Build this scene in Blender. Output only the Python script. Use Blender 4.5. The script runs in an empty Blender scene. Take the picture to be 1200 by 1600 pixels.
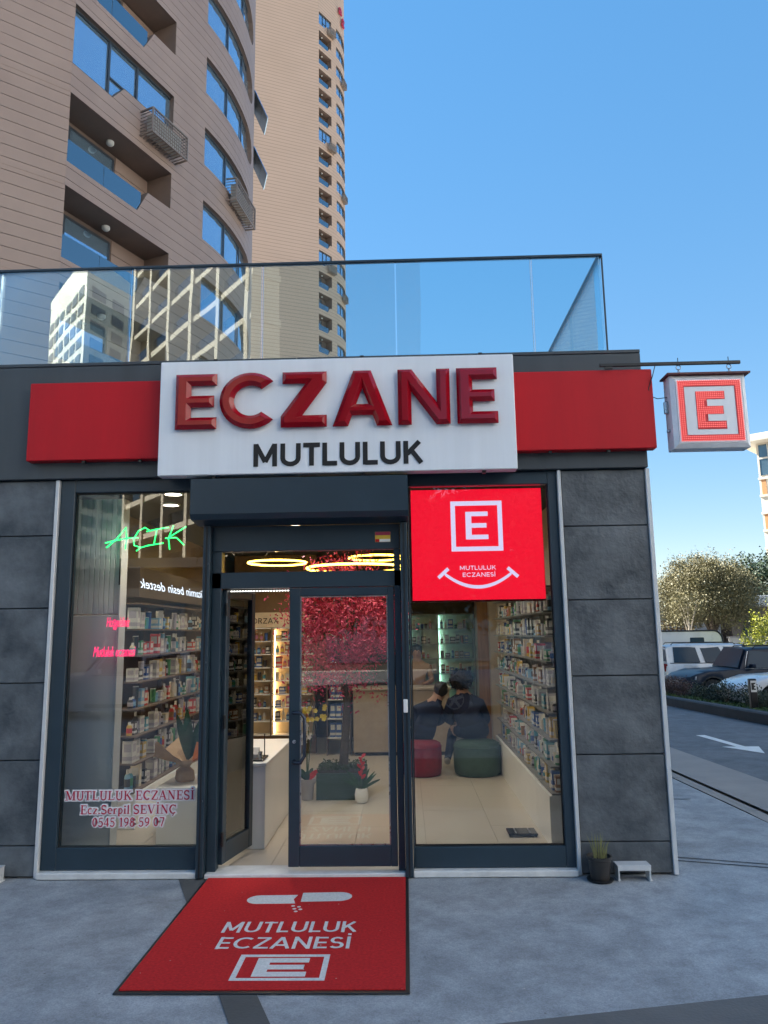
import bpy, bmesh, math, random
import numpy as np
from mathutils import Vector, Matrix
random.seed(7)
R = math.radians
S = bpy.context.scene
COL = S.collection

# ------------------------------------------------------------------ camera
cam_d = bpy.data.cameras.new('camera')
cam = bpy.data.objects.new('camera', cam_d); COL.objects.link(cam); S.camera = cam
F_PX, PITCH, YAW, ROLL = 1158.88, 0.161955, 0.026336, -0.014631
fw = Vector((-math.sin(YAW)*math.cos(PITCH), math.cos(YAW)*math.cos(PITCH), math.sin(PITCH)))
r0 = Vector((math.cos(YAW), math.sin(YAW), 0)); u0 = r0.cross(fw)
ri = math.cos(ROLL)*r0 + math.sin(ROLL)*u0; up = -math.sin(ROLL)*r0 + math.cos(ROLL)*u0
mw = Matrix((ri, up, -fw)).transposed().to_4x4(); mw.translation = (0, -5.766, 1.75)
cam.matrix_world = mw
cam_d.sensor_fit = 'VERTICAL'; cam_d.sensor_height = 24.0; cam_d.lens = 24.0*F_PX/1600.0
cam_d.clip_start = 0.05; cam_d.clip_end = 3000

# ------------------------------------------------------------------ world, sun, exposure
SUN_AZ, SUN_EL = R(-62), R(38)          # azimuth from +Y towards +X
W = bpy.data.worlds.new('World'); S.world = W; W.use_nodes = True
wn = W.node_tree; bg = wn.nodes['Background']
sky = wn.nodes.new('ShaderNodeTexSky'); sky.sky_type = 'NISHITA'; sky.sun_disc = False
sky.sun_elevation = SUN_EL; sky.sun_rotation = SUN_AZ
sky.altitude = 0; sky.air_density = 1.0; sky.dust_density = 0.0; sky.ozone_density = 2.2
sky_gam = wn.nodes.new('ShaderNodeGamma'); sky_gam.inputs[1].default_value = 0.38
sky_sat = wn.nodes.new('ShaderNodeHueSaturation'); sky_sat.inputs['Saturation'].default_value = 2.3; sky_sat.inputs['Value'].default_value = 1.5; sky_sat.inputs['Hue'].default_value = 0.504
wn.links.new(sky.outputs[0], sky_gam.inputs[0]); wn.links.new(sky_gam.outputs[0], sky_sat.inputs['Color']); wn.links.new(sky_sat.outputs[0], bg.inputs[0])
bg.inputs[1].default_value = 0.08
sun_d = bpy.data.lights.new('sun', 'SUN'); sun_d.energy = 5.0; sun_d.angle = R(0.53); sun_d.color = (1, .95, .87)
sun = bpy.data.objects.new('sun', sun_d); COL.objects.link(sun)
sdir = Vector((math.sin(SUN_AZ)*math.cos(SUN_EL), math.cos(SUN_AZ)*math.cos(SUN_EL), math.sin(SUN_EL)))
sun.rotation_euler = sdir.to_track_quat('Z', 'Y').to_euler()
S.render.engine = 'CYCLES'
S.view_settings.view_transform = 'Standard'; S.view_settings.look = 'None'
S.view_settings.exposure = 2.2; S.view_settings.gamma = 1.0
S.cycles.max_bounces = 8; S.cycles.transparent_max_bounces = 16; S.cycles.caustics_reflective = False
S.cycles.caustics_refractive = False; S.cycles.sample_clamp_indirect = 4.0; S.cycles.use_denoising = True

# ------------------------------------------------------------------ materials
MATS = {}
def mat(name, col, rough=.55, metal=0., var=.12, scale=6., bump=0., bscale=None, spec=.5, coat=0., emit=0., col2=None, stretch=None, trans=0.):
    if name in MATS: return MATS[name]
    m = bpy.data.materials.new(name); m.use_nodes = True; nt = m.node_tree; b = nt.nodes['Principled BSDF']
    b.inputs['Roughness'].default_value = rough; b.inputs['Metallic'].default_value = metal
    b.inputs['Specular IOR Level'].default_value = spec; b.inputs['Coat Weight'].default_value = coat
    if emit:
        b.inputs['Emission Color'].default_value = (*col, 1); b.inputs['Emission Strength'].default_value = emit
    if trans:
        b.inputs['Subsurface Weight'].default_value = 0
    tc = nt.nodes.new('ShaderNodeTexCoord'); src = tc.outputs['Object']
    if stretch:
        mp = nt.nodes.new('ShaderNodeMapping'); mp.inputs['Scale'].default_value = stretch
        nt.links.new(src, mp.inputs[0]); src = mp.outputs[0]
    if var > 0:
        n = nt.nodes.new('ShaderNodeTexNoise'); n.inputs['Scale'].default_value = scale
        n.inputs['Detail'].default_value = 8; n.inputs['Roughness'].default_value = .62
        nt.links.new(src, n.inputs['Vector'])
        r = nt.nodes.new('ShaderNodeValToRGB'); e = r.color_ramp.elements
        c2 = col2 or tuple(min(1, c*(1+var)) for c in col)
        c1 = tuple(c*(1-var) for c in col) if not col2 else col
        e[0].position = .3; e[1].position = .7; e[0].color = (*c1, 1); e[1].color = (*c2, 1)
        nt.links.new(n.outputs['Fac'], r.inputs[0]); nt.links.new(r.outputs[0], b.inputs['Base Color'])
        rr = nt.nodes.new('ShaderNodeMapRange'); rr.inputs['To Min'].default_value = max(0.02, rough*.85); rr.inputs['To Max'].default_value = min(1, rough*1.15)
        nt.links.new(n.outputs['Fac'], rr.inputs['Value']); nt.links.new(rr.outputs[0], b.inputs['Roughness'])
    else:
        b.inputs['Base Color'].default_value = (*col, 1)
    if bump:
        n2 = nt.nodes.new('ShaderNodeTexNoise'); n2.inputs['Scale'].default_value = bscale or scale*6; n2.inputs['Detail'].default_value = 6
        nt.links.new(src, n2.inputs['Vector'])
        bp = nt.nodes.new('ShaderNodeBump'); bp.inputs['Strength'].default_value = bump; bp.inputs['Distance'].default_value = .01
        nt.links.new(n2.outputs['Fac'], bp.inputs['Height']); nt.links.new(bp.outputs[0], b.inputs['Normal'])
    MATS[name] = m; return m

def glass(name, tint, ior=1.5, boost=1.0, rough=0.0, wobble=0.0):
    if name in MATS: return MATS[name]
    m = bpy.data.materials.new(name); m.use_nodes = True; nt = m.node_tree; nt.nodes.clear()
    o = nt.nodes.new('ShaderNodeOutputMaterial'); mx = nt.nodes.new('ShaderNodeMixShader')
    t = nt.nodes.new('ShaderNodeBsdfTransparent'); t.inputs[0].default_value = (*tint, 1)
    g = nt.nodes.new('ShaderNodeBsdfGlossy'); g.inputs['Roughness'].default_value = rough; g.inputs[0].default_value = (.95, .98, 1, 1)
    f = nt.nodes.new('ShaderNodeFresnel'); f.inputs[0].default_value = ior
    mu = nt.nodes.new('ShaderNodeMath'); mu.operation = 'MULTIPLY'; mu.inputs[1].default_value = boost; mu.use_clamp = True
    nt.links.new(f.outputs[0], mu.inputs[0]); nt.links.new(mu.outputs[0], mx.inputs[0])
    nt.links.new(t.outputs[0], mx.inputs[1]); nt.links.new(g.outputs[0], mx.inputs[2]); nt.links.new(mx.outputs[0], o.inputs[0])
    if wobble:
        tc = nt.nodes.new('ShaderNodeTexCoord'); n = nt.nodes.new('ShaderNodeTexNoise'); n.inputs['Scale'].default_value = 1.3; n.inputs['Detail'].default_value = 1
        bp = nt.nodes.new('ShaderNodeBump'); bp.inputs['Strength'].default_value = wobble; bp.inputs['Distance'].default_value = .02
        nt.links.new(tc.outputs['Object'], n.inputs['Vector']); nt.links.new(n.outputs['Fac'], bp.inputs['Height'])
        nt.links.new(bp.outputs[0], g.inputs['Normal'])
    MATS[name] = m; return m

EM = 0.38; DOWN = 1.3
def emis(name, col, s):
    if name in MATS: return MATS[name]
    m = bpy.data.materials.new(name); m.use_nodes = True; b = m.node_tree.nodes['Principled BSDF']
    b.inputs['Base Color'].default_value = (*[c*.25 for c in col], 1); b.inputs['Roughness'].default_value = .4
    b.inputs['Emission Color'].default_value = (*col, 1); b.inputs['Emission Strength'].default_value = s*EM
    MATS[name] = m; return m

anthracite = mat('anthracite_aluminium', (.020, .040, .060), .38, 0, .10, 3)
fascia_m = mat('fascia_panel_grey', (.048, .060, .072), .42, 0, .14, 2, stretch=(3, 3, .3))
slate = mat('slate_tile', (.032, .042, .053), .48, 0, .3, 3.4, .5, 30, col2=(.145, .165, .185))
alu = mat('white_aluminium', (.62, .65, .68), .4, .2, .06, 8)
marble = mat('white_marble', (.62, .64, .65), .35, 0, .12, 9)
red_panel = mat('red_panel', (.50, .010, .018), .45, 0, .09, 1.5, spec=.25, stretch=(3, 3, .4))
red_letter = mat('red_letter_acrylic', (.30, .003, .012), .14, 0, .04, 3, spec=.5)
white_panel = mat('white_sign_panel', (.77, .82, .885), .33, 0, .045, 2, stretch=(4, 4, .25))
black_m = mat('black_plastic', (.012, .012, .014), .4, 0, .1)
steel = mat('brushed_steel', (.45, .47, .5), .28, .9, .08, 20)
concrete = mat('pavement_concrete', (.25, .25, .245), .8, 0, .3, 1.1, .35, 60, col2=(.35, .345, .335))
def rough_ground(name, c1, c2, stain, grit):
    m = bpy.data.materials.new(name); m.use_nodes = True; nt = m.node_tree; b = nt.nodes['Principled BSDF']; L = nt.links.new
    tc = nt.nodes.new('ShaderNodeTexCoord')
    def noise(sc, det=8, ro=.6):
        n = nt.nodes.new('ShaderNodeTexNoise'); n.inputs['Scale'].default_value = sc; n.inputs['Detail'].default_value = det; n.inputs['Roughness'].default_value = ro; L(tc.outputs['Object'], n.inputs['Vector']); return n.outputs['Fac']
    def ramp(f, p0, p1, a, c):
        r = nt.nodes.new('ShaderNodeValToRGB'); r.color_ramp.elements[0].position = p0; r.color_ramp.elements[1].position = p1; r.color_ramp.elements[0].color = (*a, 1); r.color_ramp.elements[1].color = (*c, 1); L(f, r.inputs[0]); return r.outputs[0]
    def mul(x, y, f=1.):
        k = nt.nodes.new('ShaderNodeMix'); k.data_type = 'RGBA'; k.blend_type = 'MULTIPLY'; k.inputs[0].default_value = f; L(x, k.inputs[6]); L(y, k.inputs[7]); return k.outputs[2]
    w = (1, 1, 1)
    c = ramp(noise(.9), .3, .7, c1, c2)
    c = mul(c, ramp(noise(3.5, 10, .75), .36, .62, (.70, .70, .70), (1.12, 1.12, 1.12)))
    c = mul(c, ramp(noise(1.7, 9, .7), .55, .68, w, stain)); c = mul(c, ramp(noise(14, 4, .8), .64, .74, w, (.78, .76, .73)))
    v = nt.nodes.new('ShaderNodeTexVoronoi'); v.inputs['Scale'].default_value = 7; L(tc.outputs['Object'], v.inputs['Vector'])
    c = mul(c, ramp(v.outputs['Distance'], .035, .055, (.55, .55, .55), w))
    v2 = nt.nodes.new('ShaderNodeTexVoronoi'); v2.inputs['Scale'].default_value = 140; L(tc.outputs['Object'], v2.inputs['Vector'])
    sp = nt.nodes.new('ShaderNodeSeparateColor'); L(v2.outputs['Color'], sp.inputs[0])
    c = mul(c, ramp(sp.outputs[0], 0, 1, (.84, .84, .84), (1.16, 1.16, 1.16)), grit)
    L(c, b.inputs['Base Color']); b.inputs['Roughness'].default_value = .78
    bp = nt.nodes.new('ShaderNodeBump'); bp.inputs['Strength'].default_value = .35; bp.inputs['Distance'].default_value = .004; L(noise(90, 6), bp.inputs['Height']); L(bp.outputs[0], b.inputs['Normal'])
    MATS[name] = m; return m
concrete = rough_ground('pavement_worn_concrete', (.255, .282, .315), (.345, .372, .405), (.80, .80, .80), .9)
asphalt_w = rough_ground('asphalt_worn', (.115, .125, .14), (.165, .17, .18), (.85, .85, .85), 1.)
concrete_dk = mat('pavement_dark_band', (.075, .078, .08), .8, 0, .2, 3, .3, 60)
asphalt = mat('asphalt', (.115, .117, .125), .75, 0, .2, .8, .4, 90)
gutter_m = mat('gutter_concrete', (.27, .25, .235), .75, 0, .15, 1.5, .3, 50)
white_paint = mat('road_paint', (.75, .75, .72), .6, 0, .12, 8)
kerb_m = mat('kerb_dark', (.06, .062, .065), .8, 0, .25, 3, .3, 40)
soil_m = mat('soil', (.06, .045, .035), .95, 0, .3, 5)
cream = mat('interior_wall', (.50, .45, .38), .7, 0, .06, 2)
white_lam = mat('white_laminate', (.84, .84, .83), .35, 0, .04, 2)
brown_lam = mat('brown_laminate', (.16, .115, .085), .5, 0, .15, 3)
floor_t = mat('porcelain_tile', (.54, .49, .42), .3, 0, 0)
dark_ceil = mat('dark_ceiling', (.035, .033, .032), .8)
shop_glass = glass('shop_window_glass', (.95, .97, .965), 1.52, 1.6)
rail_glass = glass('balustrade_glass', (.84, .93, .945), 1.6, 1.8, 0, .06)
wood_m = mat('warm_wood', (.28, .15, .07), .5, 0, .25, 3, stretch=(8, 8, .6))

# ------------------------------------------------------------------ builders
ORG = {}
class MB:
    def __init__(s): s.v = []; s.f = []; s.sm = False
    def poly(s, pts):
        n = len(s.v); s.v += [tuple(p) for p in pts]; s.f.append(tuple(range(n, n+len(pts)))); return s
    def box(s, x0, x1, y0, y1, z0, z1, bev=0.):
        if x0 > x1: x0, x1 = x1, x0
        if y0 > y1: y0, y1 = y1, y0
        if z0 > z1: z0, z1 = z1, z0
        if bev > 0:
            bm = bmesh.new(); bmesh.ops.create_cube(bm, size=1)
            for v in bm.verts: v.co = Vector(((x0+x1)/2+v.co.x*(x1-x0), (y0+y1)/2+v.co.y*(y1-y0), (z0+z1)/2+v.co.z*(z1-z0)))
            bmesh.ops.bevel(bm, geom=bm.edges[:], offset=bev, segments=1, affect='EDGES'); s.add_bm(bm); return s
        n = len(s.v)
        s.v += [(x0,y0,z0),(x1,y0,z0),(x1,y1,z0),(x0,y1,z0),(x0,y0,z1),(x1,y0,z1),(x1,y1,z1),(x0,y1,z1)]
        s.f += [tuple(n+i for i in q) for q in ((0,3,2,1),(4,5,6,7),(0,1,5,4),(1,2,6,5),(2,3,7,6),(3,0,4,7))]
        return s
    def add_bm(s, bm):
        n = len(s.v); bm.verts.index_update()
        s.v += [tuple(v.co) for v in bm.verts]; s.f += [tuple(n+v.index for v in f.verts) for f in bm.faces]; bm.free()
    def add_mesh(s, me, fn=None):
        n = len(s.v)
        s.v += [tuple(fn(v.co)) if fn else tuple(v.co) for v in me.vertices]
        s.f += [tuple(n+i for i in p.vertices) for p in me.polygons]; return s
    def grid(s, P, wu=False, wv=False):      # P[i][j] points
        n = len(s.v); nu = len(P); nv = len(P[0])
        for row in P: s.v += [tuple(p) for p in row]
        for i in range(nu-(0 if wu else 1)):
            for j in range(nv-(0 if wv else 1)):
                a = i*nv+j; b = ((i+1) % nu)*nv+j; c = ((i+1) % nu)*nv+(j+1) % nv; d = i*nv+(j+1) % nv
                s.f.append((n+a, n+b, n+c, n+d))
        return s
    def lathe(s, prof, cx, cy, cz, seg=16):   # prof = (r, z)
        P = [[(cx+r*math.cos(2*math.pi*k/seg), cy+r*math.sin(2*math.pi*k/seg), cz+z) for r, z in prof] for k in range(seg)]
        s.grid(P, wu=True)
        n = len(s.v); L = len(prof)
        for idx, flip in ((0, 1), (L-1, 0)):
            if prof[idx][0] > 1e-5:
                ring = [n-seg*L+k*L+idx for k in range(seg)]
                s.f.append(tuple(ring[::-1]) if flip else tuple(ring))
        return s
    def tube(s, pts, rad, seg=8, close=False):
        pts = [Vector(p) for p in pts]; n = len(pts); rows = []; prev = None
        rads = rad if isinstance(rad, (list, tuple)) else [rad]*n
        for i, p in enumerate(pts):
            a = pts[i-1] if (i > 0 or close) else p; b = pts[(i+1) % n] if (i < n-1 or close) else p
            t = (b-a).normalized() if (b-a).length > 1e-9 else Vector((0, 0, 1))
            if prev is None:
                q = Vector((0, 0, 1)) if abs(t.z) < .9 else Vector((1, 0, 0)); x = t.cross(q).normalized()
            else:
                x = (prev-t*prev.dot(t)).normalized()
            prev = x; y = t.cross(x)
            rows.append([p+(x*math.cos(2*math.pi*k/seg)+y*math.sin(2*math.pi*k/seg))*rads[i] for k in range(seg)])
        n0 = len(s.v); s.grid(rows, wu=close, wv=True)
        if not close:
            s.f.append(tuple(n0+k for k in range(seg))[::-1]); s.f.append(tuple(n0+(n-1)*seg+k for k in range(seg)))
        return s
    def bar(s, a, b, w, h=None):
        a = Vector(a); b = Vector(b); h = h or w; t = (b-a).normalized()
        q = Vector((0, 0, 1)) if abs(t.z) < .9 else Vector((0, 1, 0)); x = t.cross(q).normalized()*w/2; y = x.normalized().cross(t)*h/2
        n = len(s.v); s.v += [tuple(p) for p in (a-x-y, a+x-y, a+x+y, a-x+y, b-x-y, b+x-y, b+x+y, b-x+y)]
        s.f += [tuple(n+i for i in q) for q in ((0,3,2,1),(4,5,6,7),(0,1,5,4),(1,2,6,5),(2,3,7,6),(3,0,4,7))]; return s
    def prism(s, pts, d):     # pts: list of Vector; extruded by d
        d = Vector(d); pts = [Vector(p) for p in pts]; n = len(s.v); k = len(pts)
        s.v += [tuple(p) for p in pts]+[tuple(p+d) for p in pts]
        s.f.append(tuple(range(n, n+k))[::-1]); s.f.append(tuple(range(n+k, n+2*k)))
        for i in range(k): s.f.append((n+i, n+(i+1) % k, n+k+(i+1) % k, n+k+i))
        return s
    def build(s, name, m, parent=None, world=True, smooth=None, kind=None):
        me = bpy.data.meshes.new(name)
        vs = s.v
        if parent is not None and world:
            o = ORG[parent.name]; vs = [(a-o[0], b-o[1], c-o[2]) for a, b, c in vs]
        me.from_pydata(vs, [], s.f); me.update()
        if m is not None: me.materials.append(m)
        fix_normals(me)
        ob = bpy.data.objects.new(name, me); COL.objects.link(ob)
        if parent is not None: ob.parent = parent; ORG[ob.name] = ORG.get(parent.name, (0, 0, 0))
        else: ORG[ob.name] = (0, 0, 0)
        if smooth is not None: set_smooth(me, smooth)
        if kind: ob['kind'] = kind
        return ob
def fix_normals(me):
    if len(me.polygons) > 60000: return
    bm = bmesh.new(); bm.from_mesh(me); bmesh.ops.recalc_face_normals(bm, faces=bm.faces); bm.to_mesh(me); bm.free()
def set_smooth(me, ang=40):
    for p in me.polygons: p.use_smooth = True
    bm = bmesh.new(); bm.from_mesh(me)
    for e in bm.edges:
        if len(e.link_faces) == 2 and e.calc_face_angle(0) > R(ang): e.smooth = False
    bm.to_mesh(me); bm.free()
def tag(o, label=None, cat=None, group=None, kind=None):
    if label: o['label'] = label
    if cat: o['category'] = cat
    if group: o['group'] = group
    if kind: o['kind'] = kind
    return o
def thing(name, label, cat, loc=(0, 0, 0), rz=0., group=None):
    o = bpy.data.objects.new(name, None); COL.objects.link(o); o.location = loc; o.rotation_euler = (0, 0, rz)
    o.empty_display_size = .2; ORG[o.name] = tuple(loc); tag(o, label, cat, group); return o
def inst(name, me, loc, parent=None, rz=0., scale=None):
    o = bpy.data.objects.new(name, me); COL.objects.link(o); o.location = loc; o.rotation_euler = (0, 0, rz)
    if scale: o.scale = scale
    if parent is not None: o.parent = parent
    return o
def copy_tree(o, parent=None):
    c = o.copy(); COL.objects.link(c); c.parent = parent
    for ch in list(o.children): copy_tree(ch, c)
    return c

# text -----------------------------------------------------------------------
def text_mesh(body, h, width=None, bold=0., depth=0., bevel=0., shear=0., space=1.):
    c = bpy.data.curves.new('txt', 'FONT'); c.body = body; c.size = 1.0; c.offset = bold; c.extrude = depth/max(h, 1e-6)*.682/2
    c.bevel_depth = bevel; c.shear = shear; c.space_character = space; c.resolution_u = 3
    o = bpy.data.objects.new('txt', c); me = bpy.data.meshes.new_from_object(o)
    bpy.data.objects.remove(o); bpy.data.curves.remove(c)
    xs = [v.co.x for v in me.vertices]; x0, x1 = min(xs), max(xs)
    k = h/.682; kx = (width/(x1-x0)) if width else k
    for v in me.vertices: v.co = Vector(((v.co.x-x0)*kx, v.co.y*k, v.co.z*k))
    return me
def text_front(body, x, y, z, h, width=None, mir=False, **kw):   # faces -Y, lower-left at x,z, centre depth y
    me = text_mesh(body, h, width, **kw); b = MB()
    W_ = width or max(v.co.x for v in me.vertices)
    b.add_mesh(me, (lambda c: (x+W_-c.x, y-c.z, z+c.y)) if mir else (lambda c: (x+c.x, y-c.z, z+c.y)))
    bpy.data.meshes.remove(me); return b
def poly_curve(outlines, depth, bevel):
    c = bpy.data.curves.new('pc', 'CURVE'); c.dimensions = '2D'; c.fill_mode = 'BOTH'; c.extrude = depth/2; c.bevel_depth = bevel; c.bevel_resolution = 0; c.offset = -bevel
    for pts in outlines:
        sp = c.splines.new('POLY'); sp.points.add(len(pts)-1); sp.use_cyclic_u = True
        for i, p in enumerate(pts): sp.points[i].co = (p[0], p[1], 0, 1)
    o = bpy.data.objects.new('pc', c); me = bpy.data.meshes.new_from_object(o)
    bpy.data.objects.remove(o); bpy.data.curves.remove(c); return me

# ------------------------------------------------------------------ ground, road, pavement
def gz(y):
    if y < 1: return 0.
    return -.027*(min(y, 31)-1)
YS = [-700, -300, -120, -60, -30, -12, -6, -2, 0, 1, 6, 11, 16, 21, 26, 31, 45, 80, 150, 300, 700]
def sheet(name, xa, xb, ya, yb, off, m, parent=None):
    ys = sorted(set([ya, yb]+[y for y in YS if ya < y < yb]))
    b = MB(); b.grid([[(xa, y, gz(y)+off), (xb, y, gz(y)+off)] for y in ys])
    o = b.build(name, m, parent); 
    if parent is None: tag(o, kind='structure')
    return o
ground_m = mat('far_ground', (.34, .32, .29), .9, 0, .25, .05)
sheet('ground', -700, 700, -700, 700, -.06, ground_m)
sheet('road', 3.55, 7.6, -14, 60, -.024, asphalt_w)
g = sheet('road_edge_strip', 3.55, 4.35, -14, 40, -.018, gutter_m)
pav = sheet('pavement', -30, 3.28, -14, 30, 0, concrete)
k = MB()
for ya in [i*2.0 for i in range(-7, 15)]:
    k = MB(); k.grid([[(3.30, y, gz(y)-.10), (3.30, y, gz(y)+.002), (3.44, y, gz(y)+.002), (3.44, y, gz(y)-.10)] for y in (ya+.006, ya+1.994)])
    k.build('kerb_stone', gutter_m, pav)
sheet('street', -60, 60, -30, -6.9, -.03, asphalt)
# pavement dark band, side paving, joints
def flat(name, pts, z, m, parent=None):
    b = MB(); b.poly([(x, y, gz(y)+z) for x, y in pts]); o = b.build(name, m, parent)
    if parent is None: tag(o, kind='structure')
    return o
flat('dark_band', [(-1.70, -.02), (-1.51, -.02), (-.18, -3.2), (-.37, -3.2)], .004, concrete_dk, pav)
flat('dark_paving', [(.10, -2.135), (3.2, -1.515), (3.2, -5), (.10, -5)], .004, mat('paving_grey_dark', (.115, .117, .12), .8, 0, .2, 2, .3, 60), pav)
jm = mat('joint_dark', (.02, .02, .022), .9)
flat('joint', [(1.95, .45), (3.2, .06), (3.2, .045), (1.95, .435)], .004, jm, pav)
flat('joint', [(1.95, .36), (3.2, -.03), (3.2, -.045), (1.95, .345)], .004, jm, pav)
flat('joint', [(1.95, 2.70), (3.0, 2.62), (3.0, 2.60), (1.95, 2.68)], .004, jm, pav)
flat('joint', [(3.20, -6), (3.215, -6), (3.215, 1), (3.20, 1)], .004, jm, pav)
ar = MB()
ar.poly([(5.43, 8.87, 0), (5.60, 8.87, 0), (5.575, 7.13, 0), (5.80, 7.13, 0), (5.50, 6.28, 0), (5.2, 7.13, 0), (5.43, 7.13, 0)])
ar.v = [(x, y, gz(y)-.018) for x, y, z in ar.v]
tag(ar.build('road_arrow', white_paint), 'white straight arrow painted on the road beside the shop', 'road marking')
# planted median beyond the road
med = thing('planted_median', 'raised grassy strip with dark kerb between road and parked cars', 'median', (7.9, 12, -.3))
b = MB()
b = MB(); b.grid([[(7.86, y, gz(y)+.16), (8.75, y, gz(y)+.17)] for y in (2, 6, 11, 16, 21, 26, 31, 40)]); b.build('soil_bed', soil_m, med)
for i in range(-1, 20):
    ya = 2*i+.01; yb = 2*i+1.99
    b = MB(); b.grid([[(7.58, y, gz(y)-.08), (7.58, y, gz(y)+.19), (7.62, y, gz(y)+.22), (7.84, y, gz(y)+.22), (7.86, y, gz(y)+.19), (7.86, y, gz(y)-.08)] for y in (ya, yb)])
    b.build('kerb_stone', kerb_m, med)
sheet('parking_lot', 8.75, 60, -10, 70, -.02, asphalt)

def leaf_mat(name, col, var=.35, scale=3, rough=.6):
    m = mat(name, tuple(c*(1-var) for c in col), rough, 0, .2, scale, col2=tuple(min(1, c*(1+var)) for c in col)); return m
def leaves(pts, size, rng, flat_up=0.):
    """one small quad per point, random facing"""
    n = len(pts); pts = np.asarray(pts)
    a = rng.normal(size=(n, 3)); a[:, 2] += flat_up; a /= np.linalg.norm(a, axis=1)[:, None]+1e-9
    t = rng.normal(size=(n, 3)); t -= a*(t*a).sum(1)[:, None]; t /= np.linalg.norm(t, axis=1)[:, None]+1e-9
    bt = np.cross(a, t); s = size*rng.uniform(.6, 1.3, n)[:, None]
    V = np.stack([pts-t*s, pts-bt*s*.45+a*s*.12, pts+t*s, pts+bt*s*.45+a*s*.12], 1).reshape(-1, 3)
    return V, np.arange(4*n).reshape(-1, 4)
def np_obj(name, V, Fq, m, parent=None, kind=None):
    me = bpy.data.meshes.new(name); V = np.asarray(V, dtype=np.float32)
    if parent is not None: V = V-np.array(ORG[parent.name], dtype=np.float32)
    me.vertices.add(len(V)); me.vertices.foreach_set('co', V.ravel())
    me.loops.add(len(Fq)*4); me.loops.foreach_set('vertex_index', Fq.ravel().astype(np.int32))
    me.polygons.add(len(Fq)); me.polygons.foreach_set('loop_start', np.arange(0, len(Fq)*4, 4, dtype=np.int32))
    me.update(calc_edges=True); me.validate(); me.materials.append(m)
    o = bpy.data.objects.new(name, me); COL.objects.link(o)
    if parent is not None: o.parent = parent
    ORG[o.name] = ORG[parent.name] if parent else (0, 0, 0)
    if kind: o['kind'] = kind
    return o
def clump_points(rng, c, rad, nclump, nleaf, cr, hollow=.55, zmin=-1.):
    out = []
    while len(out) < nclump:
        d = rng.normal(size=3); d /= np.linalg.norm(d); rr = hollow+(1-hollow)*rng.random()**.6
        if d[2] < zmin: continue
        lump = 1+.16*math.sin(5*d[0]+3*d[1]*2+c[0])+.12*math.sin(7*d[2]+4*d[1])
        out.append(np.array(c)+d*rr*lump*np.array(rad))
    P = []
    for q in out: P.append(q+rng.normal(size=(nleaf, 3))*cr*rng.uniform(.6, 1.3))
    return np.concatenate(P)
def tree(name, label, base, trunk_h, tr, crown_c, rad, lm, bark, seed, ncl=260, nl=26, leaf=.09, cr=.28, limbs=7, group=None, zmin=-1., cat='tree'):
    rng = np.random.default_rng(seed); t = thing(name, label, cat, base, 0, group)
    b = MB(); bx, by, bz = base; top = Vector((bx+(crown_c[0]-bx)*.6, by+(crown_c[1]-by)*.6, bz+trunk_h))
    b.tube([(bx, by, bz-.1), (bx+.03, by, bz+trunk_h*.3), ((bx+top.x)/2+.05, (by+top.y)/2, bz+trunk_h*.65), tuple(top)], [tr*1.25, tr, tr*.9, tr*.75], 9)
    for i in range(limbs):
        a = 2*math.pi*i/limbs+rng.uniform(-.3, .3); e = rng.uniform(.25, 1.1); L = rng.uniform(.55, .85)
        end = Vector(crown_c)+Vector((math.cos(a)*rad[0]*L*math.cos(e), math.sin(a)*rad[1]*L*math.cos(e), rad[2]*L*math.sin(e)-.1*rad[2]))
        st = top-Vector((0, 0, trunk_h*.25*rng.random())); mid = (st+end)/2+Vector((0, 0, .12*rad[2]))
        b.tube([st, mid, end], [tr*.5, tr*.32, tr*.1], 6)
    b.build('trunk', bark, t, smooth=50)
    P = clump_points(rng, crown_c, rad, ncl, nl, cr, zmin=zmin)
    V, Fq = leaves(P, leaf, rng, .3); np_obj('crown', V, Fq, lm, t, 'stuff'); return t

# ------------------------------------------------------------------ apartment towers
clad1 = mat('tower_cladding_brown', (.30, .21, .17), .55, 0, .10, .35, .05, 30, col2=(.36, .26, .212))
clad_back = mat('tower_joint_dark', (.075, .055, .046), .9)
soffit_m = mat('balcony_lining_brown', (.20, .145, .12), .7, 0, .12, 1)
tw_glass = mat('tower_window_glass', (.40, .58, .74), .04, .8, 0)
bal_glass = glass('balcony_glass', (.66, .85, .90), 2.0, 2.6)
tw_frame = mat('tower_window_frame', (.05, .06, .075), .4)
cage_m = mat('cage_mesh_brown', (.25, .20, .17), .5, .3, .1)
cage_in = mat('cage_inside_dark', (.06, .05, .045), .8)
lamp_w = mat('ceiling_lamp_white', (.7, .7, .68), .4)

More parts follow.
